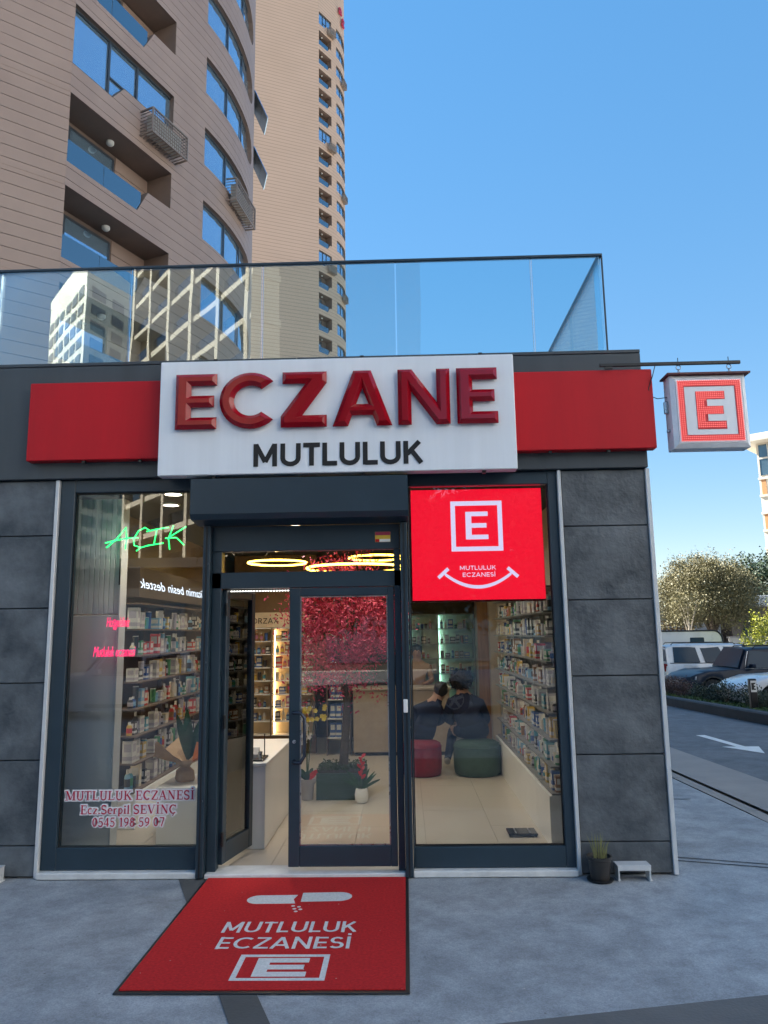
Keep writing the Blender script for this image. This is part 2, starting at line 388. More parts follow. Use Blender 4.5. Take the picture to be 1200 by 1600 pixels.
class Plan:
    def __init__(s, P0, dL, ang, Ls, r, a1):
        s.P0 = Vector(P0); s.dL = Vector(dL).normalized(); s.a0 = R(ang); s.Ls = Ls; s.r = r; s.a1 = R(a1)
        s.dA = Vector((math.cos(s.a0), math.sin(s.a0))); s.S = s.P0+s.dA*Ls
        s.C = s.S+r*Vector((-math.sin(s.a0), math.cos(s.a0))); s.uArc = Ls; s.uEnd = Ls+r*(s.a1-s.a0)
    def nrm(s, u):
        if u < 0: d = s.dL; return Vector((d.y, -d.x))
        a = s.a0 if u <= s.Ls else min(s.a0+(u-s.Ls)/s.r, s.a1)
        return Vector((math.sin(a), -math.cos(a)))
    def pt(s, u, off=0., z=0.):
        if u < -1e-6: p = s.P0+s.dL*u
        elif u <= s.Ls: p = s.P0+s.dA*u
        else:
            a = s.a0+(u-s.Ls)/s.r; p = s.C+s.r*Vector((math.sin(a), -math.cos(a)))
        n = s.nrm(u); return Vector((p.x+n.x*off, p.y+n.y*off, z))
    def strip(s, b, fl, fr, z0, z1, out, inn, nz=1):
        zs = [z0+(z1-z0)*j/nz for j in range(nz+1)]
        um = max(fr(z) for z in zs); ul = min(fl(z) for z in zs)
        nu = 1
        if um > s.Ls+.01: nu = max(2, int((um-max(ul, s.Ls-1))/.7)+2)
        e = 1e-4
        def uu(i, z):
            a, c = fl(z), fr(z); return a+(c-a)*i/nu
        side = (ul+um)/2
        def P(i, z, off):
            u = uu(i, z)
            if um <= 1e-6 and u > -1e-5: # left section ends at the kink: use left normal
                q = s.P0+s.dL*0; n = Vector((s.dL.y, -s.dL.x)); return Vector((q.x+n.x*off, q.y+n.y*off, z))
            return s.pt(u, off, z)
        b.grid([[P(i, z, out) for z in zs] for i in range(nu+1)])
        if inn is not None:
            b.grid([[P(i, z, inn) for z in zs] for i in range(nu+1)])
            for i in (0, nu): b.grid([[P(i, z, out) for z in zs], [P(i, z, inn) for z in zs]])
            for z in (z0, z1): b.grid([[P(i, z, out) for i in range(nu+1)], [P(i, z, inn) for i in range(nu+1)]])

class Opening:
    def __init__(s, uL, uR, zb, zt, kind, par=0., uX=None, rnd=0.):
        s.uL, s.uR, s.zb, s.zt, s.kind, s.par, s.uX, s.rnd = uL, uR, zb, zt, kind, par, uX, rnd
    def fr(s, z):
        if s.rnd:
            h = (s.zt-s.zb)/2; q = max(0., 1-((z-(s.zb+h))/h)**2); return s.uR-s.rnd*(1-math.sqrt(q))
        if s.par and z < s.zb+s.par-1e-6: return s.uX+(.55)*(z-s.zb)/s.par
        return s.uR
    def fl(s, z): return s.uL

def tower(name, label, cat, plan, back, zlo, zhi, wall_lo, wall_hi, storey, top0, ncourse, wins, panels, wm, umin, detail):
    t = thing(name, label, cat, (plan.P0.x, plan.P0.y, wall_lo))
    ops = wins
    cuts = set([zlo, zhi])
    wall = MB()
    def bands(z0, z1):
        e = sorted(set([z0, z1]+[z for o in ops for z in (o.zb, o.zt, o.zb+o.par) if z0+1e-3 < z < z1-1e-3]))
        for a, c in zip(e[:-1], e[1:]):
            zm = (a+c)/2; act = sorted([o for o in ops if o.zb < zm < o.zt], key=lambda o: o.uL)
            cur = lambda z: umin; segs = []
            for o in act:
                segs.append((cur, o.fl, o)); cur = o.fr
            segs.append((cur, lambda z: plan.uEnd, None))
            for fl, fr, o in segs:
                rd = any(q.rnd for q in act) 
                # split at the kink and at the arc start
                brk = [0.0] 
                l0 = fl(zm); r0_ = fr(zm); parts = []; f0 = fl
                for k_ in brk:
                    if l0 < k_-.05 and r0_ > k_+.05:
                        parts.append((f0, (lambda z, k=k_: k))); f0 = (lambda z, k=k_: k)
                parts.append((f0, fr))
                for p in parts: yield a, c, p[0], p[1], (8 if rd else 1)
    H = storey/ncourse
    if panels:
        nc = int(round((zhi-zlo)/H)); gap = .010
        for c in range(nc):
            za = zlo+c*H; zc = za+H
            for a, d, fl, fr, nz in bands(za, zc):
                pb = MB(); ga = gap if abs(a-za) < 1e-3 else 0; gd = gap if abs(d-zc) < 1e-3 else 0
                plan.strip(pb, fl, fr, a+ga, d-gd, 0, -.05, nz); pb.build('cladding_panel', wm, t)
        for a, d, fl, fr, nz in bands(zlo, zhi): plan.strip(wall, fl, fr, a, d, -.052, None, nz)
        lower = MB()
        for a, d, in ((wall_lo, zlo), (zhi, wall_hi)):
            plan.strip(lower, lambda z: umin, lambda z: 0.0, a, d, 0, None); plan.strip(lower, lambda z: 0.0, lambda z: plan.uEnd, a, d, 0, None)
        lower.build('plain_wall', wm, t)
        wall.build('backing_wall', clad_back, t)
    else:
        for a, d, fl, fr, nz in bands(zlo, zhi): plan.strip(wall, fl, fr, a, d, 0, None, nz)
        for a, d, in ((wall_lo, zlo), (zhi, wall_hi)):
            plan.strip(wall, lambda z: umin, lambda z: 0.0, a, d, 0, None); plan.strip(wall, lambda z: 0.0, lambda z: plan.uEnd, a, d, 0, None)
        wall.build('wall', wm, t)
    e = plan.pt(plan.uEnd); s0 = plan.pt(umin)
    rear = MB(); loop = [(e.x, e.y)]+back+[(s0.x, s0.y)]
    for p, q in zip(loop[:-1], loop[1:]):
        rear.poly([(p[0], p[1], wall_lo), (q[0], q[1], wall_lo), (q[0], q[1], wall_hi), (p[0], p[1], wall_hi)])
    nA = 14; ring = [plan.pt(umin), plan.pt(0)]+[plan.pt(plan.Ls+(plan.uEnd-plan.Ls)*i/nA) for i in range(nA+1)]
    rear.poly([(p.x, p.y, wall_hi) for p in ring]+[(x, y, wall_hi) for x, y in back]); rear.build('rear_wall', wm, t)
    for o in ops: opening(t, plan, o, detail)
    return t
def opening(t, plan, o, detail):
    um = (o.uL+o.uR)/2; n = plan.nrm(um) if not o.rnd else plan.nrm(o.uL+1)
    N = Vector((n.x, n.y, 0)); dep = 1.25 if o.kind == 'balcony' else .22
    h = o.zt-o.zb
    def outl():
        L = [(o.uL, o.zb)]
        if o.par: L += [(o.uX, o.zb), (o.uX+.55, o.zb+o.par), (o.uR, o.zb+o.par), (o.uR, o.zt)]
        elif o.rnd:
            k = 8; L = [(o.uL, o.zb)]
            for i in range(1, 5): L.append((o.uL+(o.uR-o.rnd-o.uL)*i/4, o.zb))
            L += [(o.fr(o.zb+h*j/k), o.zb+h*j/k) for j in range(1, k)]
            for i in range(4, 0, -1): L.append((o.uL+(o.uR-o.rnd-o.uL)*i/4, o.zt))
        else: L += [(o.uR, o.zb), (o.uR, o.zt)]
        return L+[(o.uL, o.zt)]
    L = outl(); rec = MB()
    fr_ = [plan.pt(u, -.001, z) for u, z in L]; bk = [plan.pt(u, -dep, z) if o.rnd else p-N*dep for (u, z), p in zip(L, fr_)]
    for i in range(len(L)):
        j = (i+1) % len(L); rec.poly([fr_[i], fr_[j], bk[j], bk[i]])
    if o.kind == 'balcony': rec.poly(bk)
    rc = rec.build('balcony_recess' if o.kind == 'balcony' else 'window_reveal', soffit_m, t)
    if o.kind == 'balcony':
        z1 = o.zb+.85; u1 = o.uX
        gb = MB(); half = (o.uL+u1)/2
        for a, c in ((o.uL+.02, half-.012), (half+.012, u1+.2)):
            q = MB(); q.prism([plan.pt(a, -.04, o.zb+.02), plan.pt(c, -.04, o.zb+.02), plan.pt(c, -.04, z1), plan.pt(a, -.04, z1)], -N*.02); q.build('balustrade_pane', bal_glass, t)
        # balcony doors at the back, left 60 %
        uD = o.uL+(o.uR-o.uL)*.62; B = lambda u, z, d: plan.pt(u, 0, z)-N*d
        fr2 = MB(); us = [o.uL+.05, o.uL+(uD-o.uL)*.33, uD]
        for u in us: fr2.prism([B(u-.04, o.zb, dep-.02), B(u+.04, o.zb, dep-.02), B(u+.04, o.zt-.25, dep-.02), B(u-.04, o.zt-.25, dep-.02)], N*.06)
        fr2.prism([B(us[0], o.zt-.3, dep-.02), B(us[-1], o.zt-.3, dep-.02), B(us[-1], o.zt-.2, dep-.02), B(us[0], o.zt-.2, dep-.02)], N*.055)
        f = fr2.build('door_frame', tw_frame, t)
        for a, c in zip(us[:-1], us[1:]):
            q = MB(); q.prism([B(a+.04, o.zb+.02, dep-.03), B(c-.04, o.zb+.02, dep-.03), B(c-.04, o.zt-.3, dep-.03), B(a+.04, o.zt-.3, dep-.03)], N*.02); q.build('pane', tw_glass, f)
        p = plan.pt((o.uL+o.uR)/2, -.75, o.zt-.07)
        q = MB(); q.lathe([(.02, -.10), (.10, -.08), (.15, -.02), (.15, .07)], p.x, p.y, p.z, 12); q.build('ceiling_lamp', lamp_w, t, smooth=50)
        if detail:   # cladded side jamb facing the street with its own panel joints
            for j in range(3):
                za = o.zb+.9+j*.56; q = MB(); zb2 = min(za+.53, o.zt-.02)
                q.prism([B(uD+.15, za, dep-.005), B(o.uR-.05, za, dep-.005), B(o.uR-.05, zb2, dep-.005), B(uD+.15, zb2, dep-.005)], N*.03); q.build('lining_panel', clad1, t)
    else:
        nP = 3; uR = o.uR; f = MB(); us = [o.uL+(uR-o.uL)*k for k in ((0, .34, .62, 1) if not o.rnd else (0, .34, .67, 1))]
        d = dep-.02
        for u in us[:-1]:
            a, c = plan.pt(u, -d, o.zb), plan.pt(u+.08, -d, o.zb); m_ = Vector((plan.nrm(u).x, plan.nrm(u).y, 0))*.05
            f.prism([a, c, c+Vector((0, 0, h)), a+Vector((0, 0, h))], m_)
        for zz in (o.zb, o.zt-.08):
            for i in range(6):
                a, c = plan.pt(o.uL+(uR-o.uL)*i/6, -d, zz), plan.pt(o.uL+(uR-o.uL)*(i+1)/6, -d, zz)
                f.prism([a, c, c+Vector((0, 0, .08)), a+Vector((0, 0, .08))], N*.045)
        if not o.rnd:
            a, c = plan.pt(us[1], -d, o.zb+h*.35), plan.pt(us[2], -d, o.zb+h*.35); f.prism([a, c, c+Vector((0, 0, .07)), a+Vector((0, 0, .07))], N*.044)
        fo = f.build('window_frame', tw_frame, t)
        for a, c in zip(us[:-1], us[1:]):
            q = MB(); q.grid([[plan.pt(a+(c-a)*i/3, -dep, o.zb), plan.pt(a+(c-a)*i/3, -dep, o.zt)] for i in range(4)]); q.build('pane', tw_glass, fo)
def cage(t, plan, u0, u1, z0, z1, out=.62):
    um = (u0+u1)/2; n = plan.nrm(um); N = Vector((n.x, n.y, 0)); a = plan.pt(u0, 0); c = plan.pt(u1, 0)
    def P(s, k, z): return a.lerp(c, s)+N*(.03+k*out)+Vector((0, 0, z))
    fr_ = MB()
    for z in (z0, z1):
        fr_.bar(P(0, 0, z), P(0, 1, z), .06); fr_.bar(P(1, 0, z), P(1, 1, z), .06); fr_.bar(P(0, 1, z), P(1, 1, z), .06)
    for s in (0, 1): fr_.bar(P(s, 1, z0), P(s, 1, z1), .06)
    cg = fr_.build('air_conditioner_cage', cage_m, t)
    g_ = MB()
    for i in range(1, 16): g_.bar(P(i/16, 1, z0), P(i/16, 1, z1), .022)
    for i in range(1, 7):
        z = z0+(z1-z0)*i/7; g_.bar(P(0, 1.01, z), P(1, 1.01, z), .022); g_.bar(P(0, 0, z), P(0, 1, z), .022); g_.bar(P(1, 0, z), P(1, 1, z), .022)
    for i in range(1, 12): g_.bar(P(i/12, 0, z0-.01), P(i/12, 1, z0-.01), .03)
    g_.build('grille', cage_m, cg, kind='stuff')
    bx = MB(); bx.prism([P(.1, .25, z0+.08), P(.9, .25, z0+.08), P(.9, .25, z1-.12), P(.1, .25, z1-.12)], N*out*.55); bx.build('air_conditioner', mat('ac_casing', (.38, .36, .33), .6), cg)

# near tower
pl1 = Plan((-11.19, 16.8), (.775, .632), 66.9, 6.6, 13.4, 150)
st1 = 3.49; tops = [20.32+st1*i for i in range(-3, 6)]
w1 = []
for i, zt in enumerate(tops):
    if i == 4: w1.append(Opening(0.02, 5.15, zt-2.35, zt, 'window', .75, 1.9))
    else: w1.append(Opening(0.02, 5.15, zt-2.6, zt, 'balcony', 1.05, 3.35))
    w1.append(Opening(7.2, 13.2, zt-1.8, zt, 'win2', rnd=1.15))
T1 = tower('apartment_tower', 'near brown panelled apartment tower with recessed balconies behind the shop roof', 'tower', pl1, [(-24, 40), (-50, 14)],
           tops[0]-st1*.8, tops[-1]+st1*.2, -1, 40.5, st1, 0, 8, w1, True, clad1, -32, True)
cage(T1, pl1, 3.3, 5.3, tops[4]-3.0, tops[4]-2.0)
cage(T1, pl1, 9.0, 11.6, tops[4]-2.45, tops[4]-1.4, .5)
for zt in (tops[5]+1.4, tops[6]+1.4):    # two tilted open vents beyond the curve
    q = MB(); a = pl1.pt(15.5, .02, zt-1.6); c = pl1.pt(17.0, .02, zt-1.6); n = pl1.nrm(16.2); N3 = Vector((n.x, n.y, 0))
    z = Vector((0, 0, 1.6)); q.prism([a+N3*.75, c+N3*.75, c+z, a+z], N3*.04); q.build('open_window', tw_glass, T1)

# far tower
clad2 = bpy.data.materials.new('far_tower_brick'); clad2.use_nodes = True
nt = clad2.node_tree; pb = nt.nodes['Principled BSDF']; pb.inputs['Roughness'].default_value = .75
tc = nt.nodes.new('ShaderNodeTexCoord'); sx = nt.nodes.new('ShaderNodeSeparateXYZ'); nt.links.new(tc.outputs['Object'], sx.inputs[0])
ml = nt.nodes.new('ShaderNodeMath'); ml.operation = 'MULTIPLY'; ml.inputs[1].default_value = 1/.55; nt.links.new(sx.outputs['Z'], ml.inputs[0])
fr = nt.nodes.new('ShaderNodeMath'); fr.operation = 'FRACT'; nt.links.new(ml.outputs[0], fr.inputs[0])
gt = nt.nodes.new('ShaderNodeMath'); gt.operation = 'GREATER_THAN'; gt.inputs[1].default_value = .82; nt.links.new(fr.outputs[0], gt.inputs[0])
nz_ = nt.nodes.new('ShaderNodeTexNoise'); nz_.inputs['Scale'].default_value = .25; nz_.inputs['Detail'].default_value = 8; nt.links.new(tc.outputs['Object'], nz_.inputs['Vector'])
rp = nt.nodes.new('ShaderNodeValToRGB'); rp.color_ramp.elements[0].color = (.54, .375, .27, 1); rp.color_ramp.elements[1].color = (.64, .45, .335, 1)
nt.links.new(nz_.outputs['Fac'], rp.inputs[0])
mxc = nt.nodes.new('ShaderNodeMix'); mxc.data_type = 'RGBA'; nt.links.new(gt.outputs[0], mxc.inputs[0]); nt.links.new(rp.outputs[0], mxc.inputs[6]); mxc.inputs[7].default_value = (.42, .29, .215, 1)
nt.links.new(mxc.outputs[2], pb.inputs['Base Color'])
pl2 = Plan((-11.9, 97.2), (.92, .39), 54, 3.3, 7.7, 150)
st2 = 3.39; tops2 = [99.3-st2*i for i in range(20)][::-1]
w2 = []
for i, zt in enumerate(tops2):
    j = 19-i
    if j % 6 == 0: w2.append(Opening(0.02, 2.95, zt-2.2, zt, 'window', .6, 1.3))
    else: w2.append(Opening(0.02, 2.95, zt-2.5, zt, 'balcony', .8, 2.0))
    w2.append(Opening(4.2, 8.2, zt-1.9, zt-.1, 'win2', rnd=.6))
T2 = tower('apartment_tower', 'far slim pinkish brick tower with one column of balconies, against the sky', 'tower', pl2, [(-18, 112), (-26, 106)],
           tops2[0]-st2*.8, 100.0, -1, 108, st2, 0, 6, w2, False, clad2, -13, False)
for j in (0, 6, 12):
    zt = tops2[19-j]; cage(T2, pl2, 1.9, 3.3, zt-3.0, zt-1.9, .7)
for j in (2, 8, 13): cage(T2, pl2, 5.6, 7.0, tops2[19-j]-2.7, tops2[19-j]-1.7, .6)
rl = mat('rooftop_letter_red', (.45, .02, .05), .4)
for i, ch in enumerate('ag'):
    me = text_mesh(ch, 1.5, bold=.03, depth=.2); b = MB(); u = 4.6+i*1.0; n = pl2.nrm(u); zz = 102.4-i*1.1
    b.add_mesh(me, lambda c: pl2.pt(u+c.x, .3+c.z, zz+c.y)); b.build('facade_letter', rl, T2)

# plain stroke lettering (sans) ------------------------------------------------
def arcs(cx, cy, rx, ry, a0, a1, n=9): return [(cx+rx*math.cos(R(a0+(a1-a0)*i/n)), cy+ry*math.sin(R(a0+(a1-a0)*i/n))) for i in range(n+1)]
SANS = {
 'M': (1.0, [[(.12,0),(.12,1)], [(.12,.97),(.47,.2)], [(.47,.2),(.82,.97)], [(.82,0),(.82,1)]]),
 'U': (.86, [[(.12,1),(.12,.36)]+arcs(.41,.36,.29,.27,180,360,10)+[(.70,1)]]),
 'T': (.70, [[(.33,0),(.33,1)], [(.02,.91),(.64,.91)]]),
 'L': (.64, [[(.12,0),(.12,1)], [(.12,.09),(.58,.09)]]),
 'K': (.80, [[(.12,0),(.12,1)], [(.16,.42),(.62,.97)], [(.33,.58),(.68,.03)]]),
 'E': (.68, [[(.12,0),(.12,1)], [(.12,.09),(.60,.09)], [(.12,.91),(.59,.91)], [(.12,.5),(.55,.5)]]),
 'C': (.88, [arcs(.48,.5,.38,.41,48,312,14)]),
 'Z': (.74, [[(.06,.91),(.64,.91)], [(.60,.90),(.10,.10)], [(.05,.09),(.66,.09)]]),
 'A': (.86, [[(.06,.02),(.39,.97)], [(.39,.97),(.74,.02)], [(.2,.30),(.6,.30)]]),
 'N': (.88, [[(.12,0),(.12,1)], [(.13,.95),(.70,.05)], [(.71,0),(.71,1)]]),
 'S': (.66, [arcs(.30,.70,.21,.21,30,265,10)+arcs(.30,.29,.23,.21,85,-150,10)]),
 'I': (.28, [[(.12,0),(.12,1)]]), 'İ': (.28, [[(.12,0),(.12,1)], [(.12,1.12),(.12,1.28)]]),
 'O': (.98, [arcs(.47,.5,.38,.42,0,360,18)]), 'R': (.74, [[(.12,0),(.12,1)], [(.12,.91),(.34,.91)]+arcs(.36,.7,.2,.21,90,-90,8)+[(.12,.49)], [(.36,.48),(.64,.02)]]),
 'X': (.76, [[(.06,.03),(.64,.97)], [(.06,.97),(.64,.03)]]), ' ': (.3, []),
}
def sans(body, width, h, K, mp, slant=0.):
    """strokes of letters as thin sheets; mp(u, v, lift) -> point"""
    tot = sum(SANS[c][0] for c in body)-.1; kx = width/tot; X = 0.; q = MB(); lift = 0.
    for c in body:
        adv, st = SANS[c]
        for pts in st:
            lift += .00004; P = [Vector((X+p[0]*kx+slant*p[1]*h, p[1]*h)) for p in pts]; n = len(P); rows = []
            closed = (P[0]-P[-1]).length < 1e-5 and n > 3
            for i, p in enumerate(P):
                a = P[i-1] if i > 0 else (P[-2] if closed else P[0]); b_ = P[i+1] if i < n-1 else (P[1] if closed else P[-1])
                t = (b_-a).normalized(); nn = Vector((-t.y, t.x)); w = K*h*.5
                rows.append([mp(p.x-nn.x*w, p.y-nn.y*w, lift), mp(p.x+nn.x*w, p.y+nn.y*w, lift)])
            q.grid(rows)
        X += adv*kx
    return q
def sans_front(body, x, y, z, width, h, K, m, parent, name, slant=0.):
    return sans(body, width, h, K, lambda u, v, l: (x+u, y-l, z+v), slant).build(name, m, parent)

# ------------------------------------------------------------------ the shop building
shop = thing('pharmacy_building', 'single storey pharmacy shop with dark slate walls and glass front', 'shop', (0, 0, 0))
XL, XR, DEEP = -14.0, 1.92, 8.2
b = MB(); b.box(XL, -2.78, .03, .45, -.3, 3.02); b.build('wall_left', black_m, shop)
b = MB(); b.box(1.26, XR-.02, .03, .45, -.3, 3.02); b.build('wall_right', black_m, shop)
b = MB(); b.box(1.5, XR-.02, .452, DEEP, -1.2, 3.02); b.build('side_wall', fascia_m, shop)
b = MB(); b.box(XL, -2.9, .452, DEEP, -1.2, 3.02); b.build('inner_mass_wall', cream, shop)
b = MB(); b.box(-2.898, 1.498, DEEP-.3, DEEP, -1.2, 3.02); b.build('back_wall', cream, shop)
b = MB(); b.box(XL, XR-.02, .10, DEEP, 3.022, 3.90); b.build('roof_slab', fascia_m, shop)
# slate tiles
zj = [0.012, .23, .84, 1.41, 1.98, 2.55, 2.995]
def tiles(x0, x1):
    for a, c in zip(zj[:-1], zj[1:]):
        q = MB(); q.box(x0+.003, x1-.003, -.012, .029, a+.004, c-.004, .003); q.build('slate_tile', slate, shop)
tiles(1.243, 1.898); tiles(-3.98, -2.775)
for i in range(4): tiles(-3.98-1.2*(i+1), -3.98-1.2*i)
for a, c in zip(zj[:-1], zj[1:]):
    q = MB(); q.box(1.902, 1.93, .03, 2.4, a+.004, c-.004); q.build('slate_tile', slate, shop)
# light metal corner trims
for x0, x1 in ((-2.772, -2.742), (1.212, 1.240), (1.899, 1.932)):
    q = MB(); q.box(x0, x1, -.03, .028, .006, 2.996, .004); q.build('corner_trim', alu, shop)
# fascia in panels
xs = [XL, -9.5, -6.5, -3.62, -.84, XR]
for a, c in zip(xs[:-1], xs[1:]):
    q = MB(); q.box(a+.003, c-.003, -.055, .098, 3.0, 3.935, .004); q.build('fascia_panel', fascia_m, shop)
    q = MB(); q.box(a+.003, c-.003, -.058, .25, 3.938, 3.965, .003); q.build('coping', fascia_m, shop)
q = MB(); q.box(1.9, 1.922, .10, DEEP, 2.99, 3.935); q.build('fascia_panel', fascia_m, shop)
# red light boxes
for x0, x1 in ((-2.965, -1.70), (.70, 1.965)):
    q = MB(); q.box(x0, x1, -.15, -.056, 3.128, 3.765, .006); q.build('red_fascia_box', red_panel, shop)
    for i in range(2):
        xx = x0+.45*(i+1); q = MB(); q.box(xx-.012, xx+.012, -.13, -.10, 3.108, 3.127); q.build('fixing_screw', black_m, shop)
# thresholds
q = MB(); q.box(-2.742, -1.555, -.06, .10, .004, .05, .006); q.build('sill', marble, shop)
q = MB(); q.box(-1.50, -.03, -.06, .16, .004, .036, .006); q.build('doorstep', marble, shop)
q = MB(); q.box(.025, 1.210, -.06, .10, .004, .05, .006); q.build('sill', marble, shop)
# left display window
def frame(name, x0, x1, z0, z1, wl, wr, wb, wt, y0=.0, y1=.09, parent=None):
    f = MB()
    f.box(x0, x0+wl, y0, y1, z0, z1, .004); f.box(x1-wr, x1, y0, y1, z0, z1, .004)
    f.box(x0+wl, x1-wr, y0+.002, y1-.002, z0, z0+wb, .004); f.box(x0+wl, x1-wr, y0+.002, y1-.002, z1-wt, z1, .004)
    return f.build(name, anthracite, parent or shop)
fL = frame('window_frame', -2.74, -1.56, .052, 2.995, .115, .012, .155, .10)
q = MB(); q.box(-2.628, -1.570, .04, .052, .205, 2.897); q.build('pane', shop_glass, fL)
q = MB()
for a, c, z0, z1 in ((-2.630, -2.618, .205, 2.897), (-1.580, -1.570, .205, 2.897)): q.box(a, c, .028, .038, z0, z1)
q.box(-2.618, -1.580, .028, .038, .2, .212); q.box(-2.618, -1.58, .028, .038, 2.885, 2.897); q.build('glazing_bead', black_m, fL)
# right display window
fR = frame('window_frame', .028, 1.21, .052, 2.995, .012, .072, .145, .10)
q = MB(); q.box(.041, 1.137, .04, .052, .198, 2.894); q.build('pane', shop_glass, fR)
q = MB(); q.box(.041, .049, .028, .038, .2, 2.89); q.box(1.129, 1.137, .028, .038, .2, 2.89); q.box(.049, 1.129, .028, .038, .2, .21); q.build('glazing_bead', black_m, fR)
# shutter box, guide rails, posts
q = MB(); P_ = [(-.27, 2.93), (-.27, 2.66), (-.235, 2.62), (.0, 2.60), (.0, 2.93)]
q.prism([(-1.615, y, z) for y, z in P_], (1.652, 0, 0)); q.build('shutter_box', anthracite, shop)
for x in (-1.56, -.03):
    q = MB(); q.box(x, x+.055, -.075, .09, .012, 2.60, .004); gr = q.build('shutter_guide', anthracite, shop)
    q = MB(); q.box(x+.022, x+.033, -.078, -.0755, .02, 2.59); q.build('guide_slot', black_m, gr)
    for z in (.55, 1.55, 2.3): 
        q = MB(); q.lathe([(.008, 0), (.008, .004)], 0, 0, 0, 8); q.v = [(x+.044, -.0755-c, z+b_) for a_, b_, c in q.v for a_, b_ in ((a_, b_),)]; q.build('screw_cap', steel, gr)
# door head and transom
q = MB(); q.box(-1.503, -.032, .0, .088, 2.40, 2.598, .004); q.build('door_head', anthracite, shop)
q = MB(); q.box(-1.503, -.032, .0, .088, 2.11, 2.235, .004); q.build('transom_rail', anthracite, shop)
q = MB(); q.box(-1.503, -1.43, .0, .088, .036, 2.398, .004); dj = q.build('door_jamb', anthracite, shop)
q = MB(); q.box(-.082, -.032, .0, .088, .036, 2.398, .004); q.build('door_jamb', anthracite, shop)
q = MB(); q.box(-1.43, -.082, .04, .05, 2.236, 2.399); q.build('transom_pane', shop_glass, shop)
# closed right leaf
def leaf(x0, x1, parent, w=.082, handle=True):
    d = MB(); z0, z1 = .068, 2.105
    d.box(x0, x0+w, -.006, .052, z0, z1, .004); d.box(x1-.05, x1, -.006, .052, z0, z1, .004)
    d.box(x0+w, x1-.05, -.004, .05, z0, .212, .004); d.box(x0+w, x1-.05, -.004, .05, z1-.063, z1, .004)
    o = d.build('door_leaf', anthracite, parent, world=False)
    p = MB(); p.box(x0+w, x1-.05, .018, .028, .212, z1-.063); p.build('pane', shop_glass, o, world=False)
    e = MB(); e.box(x0+w+.001, x0+w+.009, .008, .016, .215, z1-.066); e.box(x1-.059, x1-.051, .008, .016, .215, z1-.066); e.box(x0+w+.009, x1-.059, .008, .016, .213, .221); e.box(x0+w+.009, x1-.059, .008, .016, z1-.073, z1-.065); e.build('glazing_bead', steel, o, world=False)
    return o
ld = leaf(-.893, -.086, shop)
q = MB(); hx = -.852
q.tube([(hx, -.006, 1.165), (hx, -.045, 1.17), (hx+.055, -.062, 1.17), (hx+.085, -.062, 1.13), (hx+.085, -.062, .86), (hx+.055, -.062, .81), (hx, -.045, .81), (hx, -.006, .815)], .0135, 10)
q.build('handle', mat('handle_navy', (.05, .06, .085), .25, .5), ld, smooth=60)
q = MB(); q.lathe([(.013, 0), (.013, .012), (.006, .014)], 0, 0, 0, 12); q.v = [(-.852+a, -.006-c, .955+c_) for a, c_, c in q.v]; q.build('lock', steel, ld)
# open left leaf, swung into the shop
hinge = bpy.data.objects.new('door_leaf_hinge', None); COL.objects.link(hinge); hinge.parent = shop; hinge.location = (-1.425, .06, 0); hinge.rotation_euler = (0, 0, R(77)); ORG[hinge.name] = (0, 0, 0)
d = MB(); z0, z1 = .068, 2.105
d.box(.0, .06, -.03, .025, z0, z1, .004); d.box(.47, .535, -.03, .025, z0, z1, .004); d.box(.06, .47, -.028, .023, z0, .212, .004); d.box(.06, .47, -.028, .023, z1-.063, z1, .004)
lo = d.build('door_leaf', anthracite, None); lo.parent = shop; lo.location = hinge.location; lo.rotation_euler = hinge.rotation_euler; bpy.data.objects.remove(hinge)
p = MB(); p.box(.06, .47, -.008, .002, .212, z1-.063); p.build('pane', shop_glass, lo, world=False)
for z in (.25, 1.1, 1.95):
    p = MB(); p.lathe([(.012, -.05), (.012, .05)], -.005, -.03, z, 10); p.build('hinge', black_m, lo, world=False)
# fringe of the air curtain in the doorway: row of tiny lights under the rail
q = MB(); q.box(-1.42, -.9, .10, .14, 2.085, 2.108); st = q.build('light_strip_housing', black_m, shop)
q = MB()
for i in range(22): q.box(-1.40+i*.0225, -1.388+i*.0225, .098, .1, 2.09, 2.098)
q.build('tiny_lights', emis('tiny_light', (1, .97, .9), 3), st, kind='stuff')
# sensor and sticker
q = MB(); q.box(-.026, .006, -.092, -.079, 1.165, 1.262, .004); so = q.build('door_sensor', white_lam, shop)
stk = MB(); stk.box(-.225, -.105, -.0025, -.0005, 2.455, 2.535); so = stk.build('sticker', mat('sticker_yellow', (.75, .50, .05), .5), shop)
q = MB(); q.box(-.224, -.106, -.004, -.003, 2.508, 2.534); q.build('sticker_band', mat('sticker_maroon', (.35, .03, .08), .5), so)
q = MB(); q.box(-.19, -.106, -.004, -.003, 2.456, 2.478); q.build('sticker_band', white_lam, so)
q = MB(); q.box(-.223, -.192, -.004, -.003, 2.456, 2.478); q.build('sticker_band', red_panel, so)

